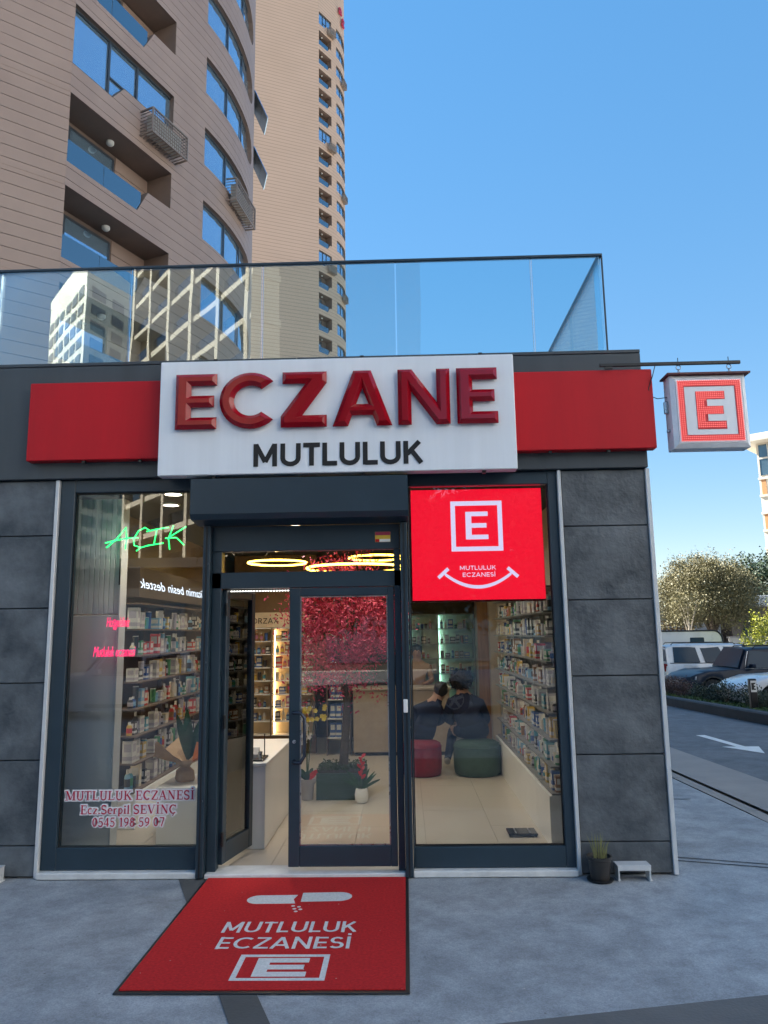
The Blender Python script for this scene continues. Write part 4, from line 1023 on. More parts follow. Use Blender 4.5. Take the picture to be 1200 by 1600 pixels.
CN = ['white', 'red', 'navy blue', 'green', 'yellow', 'grey lilac', 'teal', 'plum', 'black', 'cream', 'brown', 'sky blue']
ORD = ['lowest', 'second lowest', 'third lowest', 'fourth lowest', 'fifth lowest', 'sixth lowest', 'seventh lowest', 'topmost']; ORN = ['first', 'second', 'third', 'fourth', 'fifth', 'sixth']
NEAR = ['first', 'second', 'third', 'fourth', 'fifth', 'sixth', 'seventh', 'eighth', 'ninth', 'tenth']
def fill_shelf(axis, a0, a1, fixed, z, hmax, label, group, pal, wr=(.05, .12), dep=.10, row=0, bay=0):
    p = a0+.02; cnt = {}
    where = label
    while p < a1-.05:
        w_ = prng.uniform(*wr); 
        if p+w_ > a1-.01: break
        kind = prng.choice(['box', 'bottle', 'jar', 'box', 'bottle']); h_ = hmax*prng.uniform(.45, .95); ci = prng.choice(pal); d_ = dep*prng.uniform(.6, 1)
        if kind != 'box': w_ = min(w_, .06); d_ = w_
        kk = (CN[ci], kind); cnt[kk] = cnt.get(kk, -1)+1
        label = f"{NEAR[cnt[kk]]+' ' if cnt[kk] else ''}{CN[ci]} {'pack' if kind == 'box' else kind} on the {ORD[row]} shelf, {ORN[bay]} bay, {where}"
        if axis == 'y': product(fixed, p+w_/2, z, d_, w_*.94, h_, ci, kind, label, group)
        else: product(p+w_/2, fixed, z, w_*.94, d_, h_, ci, kind, label, group)
        p += w_+prng.uniform(.004, .02)
strip_side = emis('shelf_strip_side', (1.0, .80, .52), 6); strip_warm = emis('shelf_strip_warm', (1.0, .66, .30), 14); strip_cool = emis('shelf_strip_cool', (.62, 1.0, .80), 9)
def shelving(name, label, axis, a0, a1, wall, out, z0, z1, n, nup, body, back_m, strip, plinth=None, hdr=None):
    """axis 'y': along y on wall x=wall projecting out (+/-); axis 'x': along x on wall y=wall, out negative"""
    def bx(q, u0, u1, d0, d1, za, zb):
        if axis == 'y': q.box(wall+out*d0, wall+out*d1, u0, u1, za, zb)
        else: q.box(u0, u1, wall+out*d0, wall+out*d1, za, zb)
    loc = (wall, (a0+a1)/2, .012) if axis == 'y' else ((a0+a1)/2, wall, .012)
    t = thing(name, label, 'shelves', loc)
    q = MB(); bx(q, a0, a1, .002, .02, z0, z1); q.build('back_panel', back_m, t)
    if plinth:
        m_ = nup
        for i in range(m_):
            q = MB(); u0, u1 = a0+(a1-a0)*i/m_, a0+(a1-a0)*(i+1)/m_; bx(q, u0+.003, u1-.003, .002, .27, .013, z0-.004); q.build('drawer_front', white_lam, t)
    ups = [a0+(a1-a0)*i/nup for i in range(nup+1)]
    for u in ups:
        q = MB(); bx(q, u-.011, u+.011, .021, .25 if axis == 'x' else .07, z0, z1); q.build('upright', body, t)
        if strip and u < a1-.01:
            q = MB(); bx(q, u+.0115, u+.018, .03, .05, z0+.02, z1-.02); q.build('light_strip', strip, t)
    H = (z1-z0)/n; zs = []
    for k in range(n+1):
        for u0, u1 in zip(ups[:-1], ups[1:]):
            q = MB(); bx(q, u0+.012, u1-.012, .021, .245, z0+H*k, z0+H*k+.014); q.build('shelf', body if axis == 'y' or strip is not strip_warm else white_lam, t)
        zs.append(z0+H*k+.0145)
    return t, ups, zs[:-1], H
all_c = list(range(12))
# left wall
t, ups, zs, H = shelving('wall_shelving', 'tall wooden shelving full of packs on the left wall inside', 'y', 1.32, 4.5, -2.779, 1, .32, 2.06, 7, 5, brown_lam, brown_lam, strip_side, True)
for r_i, z in enumerate(zs):
    for b_i, (u0, u1) in enumerate(zip(ups[:-1], ups[1:])): fill_shelf('y', u0+.02, u1-.02, -2.62, z, H-.03, 'left wall', 'products on the left wall shelves', [0, 0, 1, 2, 3, 5, 5, 6, 8, 8, 9, 0, 11, 4], (.06, .12), row=r_i, bay=b_i)
q = MB(); q.box(-2.778, -2.56, 1.35, 4.47, 2.13, 2.42); q.build('header_board', mat('header_brown', (.10, .075, .06), .6), t)
for body, y_ in (('Vitamin besin destek', 2.9),):
    me = text_mesh(body, .09, 1.15, shear=.3); q = MB(); q.add_mesh(me, lambda c: (-2.556+c.z, 1.35+(1.15-c.x)*2.05, 2.22+c.y)); q.build('header_script', emis('script_white', (.75, .85, 1.0), 1.2), t); 
# right wall
t, ups, zs, H = shelving('wall_shelving', 'shelving crowded with products above white drawers on the right wall', 'y', .62, 4.3, 1.419, -1, .42, 2.12, 8, 6, mat('shelf_grey', (.20, .20, .20), .4), mat('shelf_back_grey', (.25, .24, .22), .6), strip_side, True)
for r_i, z in enumerate(zs):
    for b_i, (u0, u1) in enumerate(zip(ups[:-1], ups[1:])): fill_shelf('y', u0+.02, u1-.02, 1.25, z, H-.03, 'right wall', 'products on the right wall shelves', [0, 0, 5, 6, 3, 4, 9, 11, 1, 2, 8, 10, 0, 5], (.06, .125), row=r_i, bay=b_i)
# back wall left: warm lit
t, ups, zs, H = shelving('wall_shelving', 'warmly lit cream shelving with ORZAX header at the back left', 'x', -2.62, -1.36, 5.6, -1, .30, 1.84, 8, 2, brown_lam, mat('cream_back', (.72, .60, .42), .6), strip_warm)
for r_i, z in enumerate(zs):
    if r_i == 0: continue
    for b_i, (u0, u1) in enumerate(zip(ups[:-1], ups[1:])): fill_shelf('x', u0+.02, u1-.02, 5.46, z, H-.03, 'warm back shelving', 'products on the warm back shelves', [1, 10, 9, 0, 2, 4, 7, 8], (.05, .11), row=r_i, bay=b_i)
q = MB(); q.box(-2.60, -1.38, 5.37, 5.58, 1.86, 2.08); hd = q.build('header_board', mat('header_cream', (.62, .52, .38), .6), t)
sans_front('ORZAX', -2.30, 5.367, 1.915, .40, .085, .12, black_m, hd, 'header_lettering')
q = MB(); q.box(-2.62, -1.36, 5.61, 5.70, .013, 2.96); q.build('partition', mat('slat_wood', (.20, .13, .08), .6), t)
# back wall right: cool lit
t, ups, zs, H = shelving('wall_shelving', 'greenish lit glass shelving at the far back right', 'x', -.06, 1.16, IY-.001, -1, .55, 2.05, 6, 2, mat('shelf_green_grey', (.30, .36, .33), .3), mat('pale_green_back', (.55, .68, .60), .5), strip_cool)
for r_i, z in enumerate(zs):
    for b_i, (u0, u1) in enumerate(zip(ups[:-1], ups[1:])): fill_shelf('x', u0+.02, u1-.02, IY-.14, z, (H-.03)*.8, 'greenish back shelving', 'products on the greenish back shelves', [8, 8, 1, 2, 5, 10, 0], (.05, .10), row=r_i, bay=b_i)
# pillar
pl = thing('interior_pillar', 'brown wooden pillar between back shelves and right wall', 'pillar', (1.22, 6.2, .012))
q = MB(); q.box(1.13, 1.30, 6.1, 6.5, .013, 2.959); q.build('wood_face', wood_m, pl)
q = MB(); q.box(1.302, 1.418, 5.9, 6.5, .013, 2.959); q.build('side_face', cream, pl)
# cash counter
ct = thing('cash_counter', 'beige cash counter at the back of the shop', 'counter', (-.1, 5.4, .012))
q = MB(); q.box(-.78, .62, 5.31, 5.8, .06, .93, .006); q.build('front', mat('beige_laminate', (.42, .35, .27), .45), ct)
q = MB(); q.box(-.80, .64, 5.28, 5.83, .932, .965, .004); q.build('worktop', mat('beige_top', (.52, .46, .38), .35), ct)
q = MB(); q.box(-.76, .60, 5.33, 5.78, .013, .059); q.build('plinth', black_m, ct)
# refrigerator-like cabinet with blue packs beyond the tree
cb = thing('blue_display', 'narrow display rack with blue packs behind the blossom tree', 'rack', (-1.0, 5.5, .012))
q = MB(); q.box(-1.16, -.84, 5.58, 5.6, .2, 1.75); q.build('back_panel', mat('rack_white', (.5, .52, .55), .5), cb)
for i in range(6):
    q = MB(); q.box(-1.16, -.84, 5.36, 5.579, .25+.27*i, .264+.27*i); q.build('shelf', white_lam, cb)
for s_ in (-1.175, -.84):
    q = MB(); q.box(s_, s_+.015, 5.36, 5.6, .013, 1.75); q.build('upright', brown_lam, cb)
for i in range(5):
    for j in range(3): product(-1.09+.09*j, 5.46, .2655+.27*i, .08, .1, .2, 2, 'box', ('left', 'middle', 'right')[j]+' blue pack on the '+ORD[i]+' board of the narrow rack', 'blue packs on the narrow rack')

# white desk by the door
dk = thing('white_desk', 'white desk standing just inside the open door', 'desk', (-1.4, 1.0, .012))
q = MB(); q.box(-1.66, -1.19, .66, 2.1, .013, .665, .005); q.build('body', white_lam, dk)
q = MB(); q.box(-1.675, -1.18, .65, 2.11, .667, .695, .004); q.build('top', white_lam, dk)
dk2 = thing('display_plinth', 'low white plinth under the paper wrapped bouquet', 'plinth', (-1.98, 1.1, .012))
q = MB(); q.box(-2.15, -1.70, .82, 1.4, .013, .455, .005); q.build('body', white_lam, dk2)
q = MB(); q.box(-2.16, -1.69, .81, 1.41, .457, .475, .003); q.build('top', white_lam, dk2)
# bouquet in brown paper
bq = thing('wrapped_bouquet', 'plant wrapped in flared brown kraft paper behind the left window', 'bouquet', (-1.98, 1.08, .476))
kraft = mat('kraft_paper', (.50, .34, .20), .75, 0, .15, 12, .3, 60)
q = MB(); rows = []
for r_, z in ((.075, .0), (.085, .02), (.075, .09), (.04, .125), (.06, .15), (.17, .22), (.29, .285)):
    rows.append([(-1.99+r_*(1+.10*math.sin(5*a)+.05*math.sin(9*a+1))*math.cos(a), 1.08+r_*.8*(1+.1*math.sin(4*a+2))*math.sin(a), .477+z+(r_*.28*math.sin(3*a+2.3) if z > .16 else 0)) for a in [2*math.pi*k/22 for k in range(22)]])
q.grid(rows, wv=True); q.build('paper', kraft, bq)
q = MB(); q.poly([(-1.90, .965, .66), (-1.77, .955, .70), (-1.755, .96, .80), (-1.86, .965, .83)]); q.build('orange_paper', mat('orange_paper', (.70, .20, .02), .7), bq)
def big_leaf(q, base, tip, w_, n=5):
    base = Vector(base); tip = Vector(tip); t = (tip-base); s_ = t.cross(Vector((0.25, 1, .2))).normalized(); rows = []
    for i in range(n+1):
        f = i/n; c = base+t*f+Vector((0, 0, -.12*t.length*f*f)); ww_ = w_*math.sin(math.pi*min(1, f*.9+.06))**.8
        rows.append([c-s_*ww_+Vector((0, 0, .1*ww_)), c, c+s_*ww_+Vector((0, 0, .1*ww_))])
    q.grid(rows); return q
gl = leaf_mat('glossy_leaf', (.018, .07, .03), .4, 8, .35)
for i in range(8):
    a = 2*math.pi*i/8+.3*(i % 3); h_ = .26+.24*((i*7) % 5)/5
    q = big_leaf(MB(), (-1.97, 1.08, .66), (-1.93+.15*math.cos(a), 1.10+.10*math.sin(a), .70+h_), .04); q.build('leaf', gl, bq)
# things on the desk
tp = thing('card_terminal_stand', 'dark card terminal and pen holder on the white desk', 'terminal', (-1.32, .85, .696))
q = MB(); q.box(-1.42, -1.22, .72, .95, .6965, .715, .004); q.build('base', black_m, tp)
q = MB(); q.prism([(-1.36, .76, .716), (-1.28, .76, .716), (-1.28, .86, .76), (-1.36, .86, .76)], (0, .01, .03)); q.build('keypad', mat('terminal_grey', (.25, .25, .26), .4), tp)
for x in (-1.40, -1.25):
    q = MB(); q.lathe([(.016, 0), (.018, .06), (.014, .06)], x, .74, .716, 10); q.build('pen_cup', steel, tp)
q = MB(); q.tube([(-1.39, .75, .73), (-1.42, .78, .86)], .004, 6); q.build('pen', white_lam, tp)
q = MB(); q.tube([(-1.245, .90, .716), (-1.245, .90, .90)], .005, 6); q.build('stand_rod', black_m, tp)
fl = thing('potted_anthurium', 'red flowering plant in dark pot at the left of the desk', 'plant', (-1.53, 1.05, .696))
q = MB(); q.lathe([(.06, 0), (.085, .11), (.078, .11)], -1.53, 1.05, .6965, 14); q.build('pot', black_m, fl, smooth=40)
for i in range(9):
    a = 2*math.pi*i/9; q = big_leaf(MB(), (-1.53, 1.05, .79), (-1.53+.13*math.cos(a), 1.05+.13*math.sin(a), .95+.05*(i % 3)), .035); q.build('leaf', gl, fl)
rf = mat('petal_red', (.55, .02, .02), .4, 0, .2, 12)
for i in range(4):
    a = 2*math.pi*i/4+.5; q = big_leaf(MB(), (-1.53+.03*math.cos(a), 1.03+.03*math.sin(a), .80), (-1.53+.08*math.cos(a), 1.02+.06*math.sin(a), .93), .04); q.build('petal', rf, fl)
# indoor blossom tree
petal = mat('blossom_magenta', (.36, .012, .05), .6, 0, .3, 9, col2=(.70, .09, .19))
bark = mat('bark_brown', (.10, .075, .055), .9, 0, .3, 14, .6, 40)
bt = tree('blossom_tree', 'artificial magenta blossom tree standing in a planter behind the door', (-.72, 2.72, .30), 1.05, .045, (-.71, 2.72, 1.86), (.66, .62, .74), petal, bark, 5, 330, 36, .024, .085, 9)
bt.location.z = .30
pln = thing('tree_planter', 'dark green square planter holding the blossom tree', 'planter', (-.72, 2.72, .012))
q = MB(); q.prism([(-.98, 2.46, .013), (-.46, 2.46, .013), (-.46, 2.98, .013), (-.98, 2.98, .013)], (0, 0, .27)); q.build('tub', mat('tub_green', (.03, .06, .045), .5), pln)
q = MB(); q.box(-.96, -.48, 2.48, 2.96, .284, .292); q.build('soil', soil_m, pln)
rng = np.random.default_rng(8); P = np.stack([rng.uniform(-.98, -.46, 700), rng.uniform(2.46, 2.98, 700), .30+rng.random(700)*.05], 1); V, Fq = leaves(P, .02, rng, .8); np_obj('moss', V, Fq, leaf_mat('moss_green', (.05, .08, .03)), pln, 'stuff')
# bromeliad in white pot
br = thing('bromeliad', 'red bromeliad in a round white pot beside the planter', 'plant', (-.49, 2.33, .012))
q = MB(); q.lathe([(.05, 0), (.066, .02), (.072, .08), (.06, .14), (.054, .14)], -.49, 2.33, .013, 18); q.build('pot', white_lam, br, smooth=40)
for i in range(13):
    a = 2*math.pi*i/13+.2; q = big_leaf(MB(), (-.49, 2.33, .14), (-.49+.20*math.cos(a), 2.33+.10*math.sin(a), .27+.05*(i % 3)), .013); q.build('leaf', gl, br)
for i in range(9):
    a = i*2.4; z = .25+i*.026; q = big_leaf(MB(), (-.49, 2.33, z), (-.49+.045*math.cos(a), 2.33+.045*math.sin(a), z+.055), .017); q.build('bract', rf, br)
# orchid
oc = thing('orchid', 'white and yellow orchid in a wrapped pot left of the planter', 'plant', (-1.08, 2.5, .012))
q = MB(); q.lathe([(.06, 0), (.075, .15), (.10, .19), (.11, .22), (.06, .2)], -1.08, 2.5, .013, 14); q.build('pot', mat('pot_wrap_grey', (.42, .40, .42), .6), oc, smooth=40)
for i, (dx, top) in enumerate(((-.05, .83), (.02, .92), (.10, .95))):
    q = MB(); q.tube([(-1.08, 2.5, .2), (-1.08+dx*.3, 2.5, .55), (-1.08+dx, 2.49, top)], .005, 6); q.build('stem', gl, oc)
wp = mat('petal_white', (.60, .55, .55), .6); yp = mat('petal_yellow', (.62, .45, .04), .6)
for i in range(26):
    k_ = i % 2; c = Vector((-1.10+prng.uniform(-.06, .05), 2.47+prng.uniform(-.03, .03), prng.uniform(.60, .86))) if k_ == 0 else Vector((-1.0+prng.uniform(-.12, .12), 2.47+prng.uniform(-.03, .03), prng.uniform(.84, .98)))
    q = MB()
    for j in range(5):
        a = 2*math.pi*j/5; d_ = Vector((math.cos(a), -.25, math.sin(a))); s_ = Vector((-math.sin(a), 0, math.cos(a))); q.poly([c, c+d_*.016+s_*.013, c+d_*.03, c+d_*.016-s_*.013])
    q.build('flower', wp if k_ == 0 else yp, oc)
for i in range(5):
    a = 1.2*i; q = big_leaf(MB(), (-1.08, 2.5, .2), (-1.08+.12*math.cos(a), 2.5+.1*math.sin(a), .34), .03); q.build('leaf', gl if i else rf, oc)
# poufs
def pouf(x, y, r_, h_, m_, lab):
    t = thing('pouf', lab, 'pouf', (x, y, .012)); q = MB()
    q.lathe([(r_*.86, 0), (r_*.96, .02), (r_, .08), (r_*1.01, h_*.5), (r_, h_-.08), (r_*.95, h_-.02), (r_*.8, h_), (.0, h_+.012)], x, y, .013, 36); q.build('cushion', m_, t, smooth=60)
    q = MB(); q.tube([(x+r_*1.0*math.cos(2*math.pi*i/36), y+r_*1.0*math.sin(2*math.pi*i/36), .013+h_-.06) for i in range(36)], .006, 6, True); q.build('piping', m_, t)
pouf(.17, 3.85, .25, .40, mat('pouf_red', (.26, .012, .03), .8, 0, .15, 20), 'round red pouf under the left seated person')
pouf(.86, 3.85, .29, .40, mat('pouf_green', (.05, .10, .075), .8, 0, .15, 20), 'round dark green pouf under the right seated person')
# scale on the floor
sc = thing('bathroom_scale', 'flat black bathroom scale on the floor behind the right window', 'scale', (.97, 1.05, .012))
q = MB(); q.box(.85, 1.10, .96, 1.16, .022, .042, .006); q.build('plate', mat('scale_glass', (.01, .01, .012), .12), sc)
for x in (.91, 1.03):
    q = MB(); q.box(x, x+.012, .98, 1.14, .0425, .045); q.build('contact_strip', steel, sc)
for x, y in ((.87, .98), (1.08, .98), (.87, 1.14), (1.08, 1.14)):
    q = MB(); q.box(x-.012, x+.012, y-.012, y+.012, .0125, .0215); q.build('foot', black_m, sc)

# ------------------------------------------------------------------ people
def skin_mesh(V, E, rad, root=0, sub=2):
    me = bpy.data.meshes.new('sk'); me.from_pydata(V, E, []); o = bpy.data.objects.new('sk', me); COL.objects.link(o)
    o.modifiers.new('s', 'SKIN'); m2 = o.modifiers.new('d', 'SUBSURF'); m2.levels = sub; m2.render_levels = sub
    for i, r_ in enumerate(rad):
        d_ = me.skin_vertices[0].data[i]; d_.radius = (r_, r_) if not isinstance(r_, tuple) else r_; d_.use_root = (i == root)
    dg = bpy.context.evaluated_depsgraph_get(); dg.update(); out = bpy.data.meshes.new_from_object(o.evaluated_get(dg), depsgraph=dg)
    bpy.data.objects.remove(o); bpy.data.meshes.remove(me); return out
skin_m = mat('skin', (.42, .25, .18), .55, 0, .08, 12)
hair_m = mat('hair_black', (.012, .010, .009), .5, 0, .3, 40, .5, 120)
def person(label, loc, J, body_m, hair_n, hair_c, hair_r, shoes=None, seed=1, top=None):
    """J: joint -> (pos, radius). body is one continuous skinned mesh; clothes are face materials above/below the neck and wrists"""
    t = thing('person', label, 'person', loc)
    names = list(J); idx = {n: i for i, n in enumerate(names)}
    chain = [('pelvis','waist'),('waist','chest'),('chest','neck'),('neck','head'),('head','crown'),('chest','sl'),('sl','el'),('el','wl'),('wl','hl'),('chest','sr'),('sr','er'),('er','wr'),('wr','hr'),
             ('pelvis','pl'),('pl','kl'),('kl','al'),('al','tl'),('pelvis','pr'),('pr','kr'),('kr','ar'),('ar','tr')]
    E_ = [(idx[a], idx[b_]) for a, b_ in chain if a in idx and b_ in idx]
    me = skin_mesh([J[n][0] for n in names], E_, [J[n][1] for n in names], idx['pelvis'])
    q = MB(); q.add_mesh(me); bo = q.build('body', body_m, t, smooth=180); m_ = bo.data
    m_.materials.append(skin_m); m_.materials.append(shoes or black_m); m_.materials.append(top or body_m)
    o = Vector(ORG[t.name]); nk = Vector(J['neck'][0])
    for p in m_.polygons:
        c = p.center+o; d_ = {n: (c-Vector(J[n][0])).length for n in names}; n = min(d_, key=d_.get)
        if n in ('head', 'crown', 'hl', 'hr') or (n == 'neck' and c.z > nk.z): p.material_index = 1
        elif n in ('tl', 'tr'): p.material_index = 2
        elif n in ('waist', 'chest', 'sl', 'el', 'sr', 'er', 'wl', 'wr', 'neck'): p.material_index = 3
    # fingers
    for h_, w_ in (('hl', 'wl'), ('hr', 'wr')):
        if h_ in J:
            a = Vector(J[h_][0]); d_ = (a-Vector(J[w_][0])).normalized(); s_ = d_.cross(Vector((0, 0, 1))).normalized()
            for k_ in range(5):
                off = s_*(k_-2)*.016; L = (.055, .075, .08, .072, .055)[k_]
                f = MB(); f.tube([a+off*.8, a+off+d_*L*.6, a+off+d_*L+Vector((0, 0, -.015))], [.009, .008, .006], 6); f.build('finger', skin_m, t, smooth=60)
    rng = np.random.default_rng(seed); hd = Vector(hair_c); q = MB()
    bm = bmesh.new(); bmesh.ops.create_icosphere(bm, subdivisions=3, radius=1)
    for v in bm.verts:
        n = v.co.copy(); k_ = 1+.07*math.sin(9*n.x+hair_n)+.06*math.sin(11*n.z+5*n.y); v.co = Vector((n.x*hair_r[0]*k_, n.y*hair_r[1]*k_, n.z*hair_r[2]*k_))+hd
    q.add_bm(bm); ho = q.build('hair', hair_m, t, smooth=180)
    if hair_n > 1:
        P = np.array(hd)+np.array([np.array(hair_r)*(lambda d: d/np.linalg.norm(d))(rng.normal(size=3))*rng.uniform(.95, 1.12) for _ in range(900)]); V, Fq = leaves(P, .018, rng); np_obj('curls', V, Fq, hair_m, ho, 'stuff')
    return t
navy = mat('cloth_navy', (.012, .018, .05), .9, 0, .2, 14); denim = mat('cloth_denim', (.02, .035, .085), .9, 0, .25, 20)
white_shoe = mat('shoe_white', (.62, .62, .62), .6)
def V3(*a): return tuple(a)
# left seated person, leaning to the right, seen from behind
person('person in navy top seated on red pouf, leaning right, seen from behind', (.17, 3.86, .42), {
 'pelvis': ((.18, 3.88, .51), .15), 'waist': ((.22, 3.90, .64), .135), 'chest': ((.27, 3.93, .78), (.15, .12)), 'neck': ((.37, 3.98, .90), .055), 'head': ((.43, 4.0, 1.0), .085), 'crown': ((.44, 4.0, 1.06), .075),
 'sl': ((.12, 3.91, .79), .07), 'el': ((.08, 3.93, .60), .052), 'wl': ((.13, 4.08, .50), .038), 'hl': ((.16, 4.14, .49), .03),
 'sr': ((.42, 3.97, .80), .065), 'er': ((.46, 4.08, .64), .05), 'wr': ((.40, 4.22, .58), .036), 'hr': ((.37, 4.27, .57), .03),
 'pl': ((.10, 4.0, .49), .09), 'kl': ((.08, 4.32, .47), .065), 'al': ((.08, 4.36, .10), .042), 'tl': ((.08, 4.48, .055), .04),
 'pr': ((.27, 4.0, .49), .09), 'kr': ((.28, 4.33, .47), .065), 'ar': ((.28, 4.38, .10), .042), 'tr': ((.28, 4.5, .055), .04)}, denim, 1, (.435, 3.985, 1.035), (.092, .098, .10), white_shoe, 2, navy)
person('person in dark blue with black curly hair seated on green pouf, seen from behind', (.86, 3.86, .42), {
 'pelvis': ((.86, 3.88, .52), .17), 'waist': ((.82, 3.90, .66), .155), 'chest': ((.75, 3.93, .83), (.18, .14)), 'neck': ((.71, 3.96, .98), .06), 'head': ((.70, 3.97, 1.10), .09), 'crown': ((.70, 3.97, 1.17), .08),
 'sl': ((.56, 3.92, .86), .085), 'el': ((.50, 4.0, .68), .06), 'wl': ((.56, 4.18, .60), .042), 'hl': ((.60, 4.23, .59), .032),
 'sr': ((.93, 3.92, .84), .085), 'er': ((1.01, 3.98, .64), .06), 'wr': ((.96, 4.16, .56), .042), 'hr': ((.93, 4.21, .55), .032),
 'pl': ((.74, 4.02, .50), .10), 'kl': ((.60, 4.36, .48), .075), 'al': ((.53, 4.46, .12), .05), 'tl': ((.51, 4.36, .058), .045),
 'pr': ((.96, 4.02, .50), .10), 'kr': ((.98, 4.38, .48), .075), 'ar': ((.98, 4.44, .12), .05), 'tr': ((.98, 4.56, .058), .045)}, denim, 3, (.70, 3.955, 1.15), (.135, .125, .125), white_shoe, 4, navy)
pz = person('person in beige top standing behind the cash counter', (.17, 6.1, .012), {
 'pelvis': ((.17, 6.1, .84), .14), 'waist': ((.17, 6.1, .98), .12), 'chest': ((.17, 6.1, 1.16), (.15, .11)), 'neck': ((.17, 6.08, 1.32), .052), 'head': ((.17, 6.06, 1.43), .08), 'crown': ((.17, 6.07, 1.50), .075),
 'sl': ((.0, 6.1, 1.22), .062), 'el': ((-.06, 6.06, 1.02), .046), 'wl': ((.0, 5.9, .99), .035), 'hl': ((.03, 5.83, .995), .028),
 'sr': ((.34, 6.1, 1.22), .062), 'er': ((.40, 6.06, 1.02), .046), 'wr': ((.33, 5.9, .99), .035), 'hr': ((.30, 5.83, .995), .028),
 'pl': ((.09, 6.1, .78), .09), 'kl': ((.09, 6.09, .44), .06), 'al': ((.09, 6.12, .08), .042), 'tl': ((.09, 6.0, .052), .036),
 'pr': ((.25, 6.1, .78), .09), 'kr': ((.25, 6.09, .44), .06), 'ar': ((.25, 6.12, .08), .042), 'tr': ((.25, 6.0, .052), .036)}, denim, 1, (.17, 6.10, 1.475), (.095, .09, .10), black_m, 6, mat('cloth_beige', (.36, .24, .16), .9))
q = MB(); q.lathe([(.002, -.03), (.012, -.01), (.006, .03)], .17, 5.978, 1.43, 8); q.build('nose', skin_m, pz)
for s_ in (-1, 1):
    q = MB(); q.lathe([(.001, -.008), (.011, 0), (.001, .008)], .17+s_*.03, 5.985, 1.455, 8); q.build('eye', black_m, pz)
    q = MB(); q.lathe([(.004, -.03), (.014, 0), (.004, .03)], .17+s_*.088, 6.06, 1.44, 8); q.build('ear', skin_m, pz)
q = MB(); q.box(.148, .192, 5.984, 5.99, 1.392, 1.400); q.build('mouth', mat('lip', (.3, .1, .09), .5), pz)

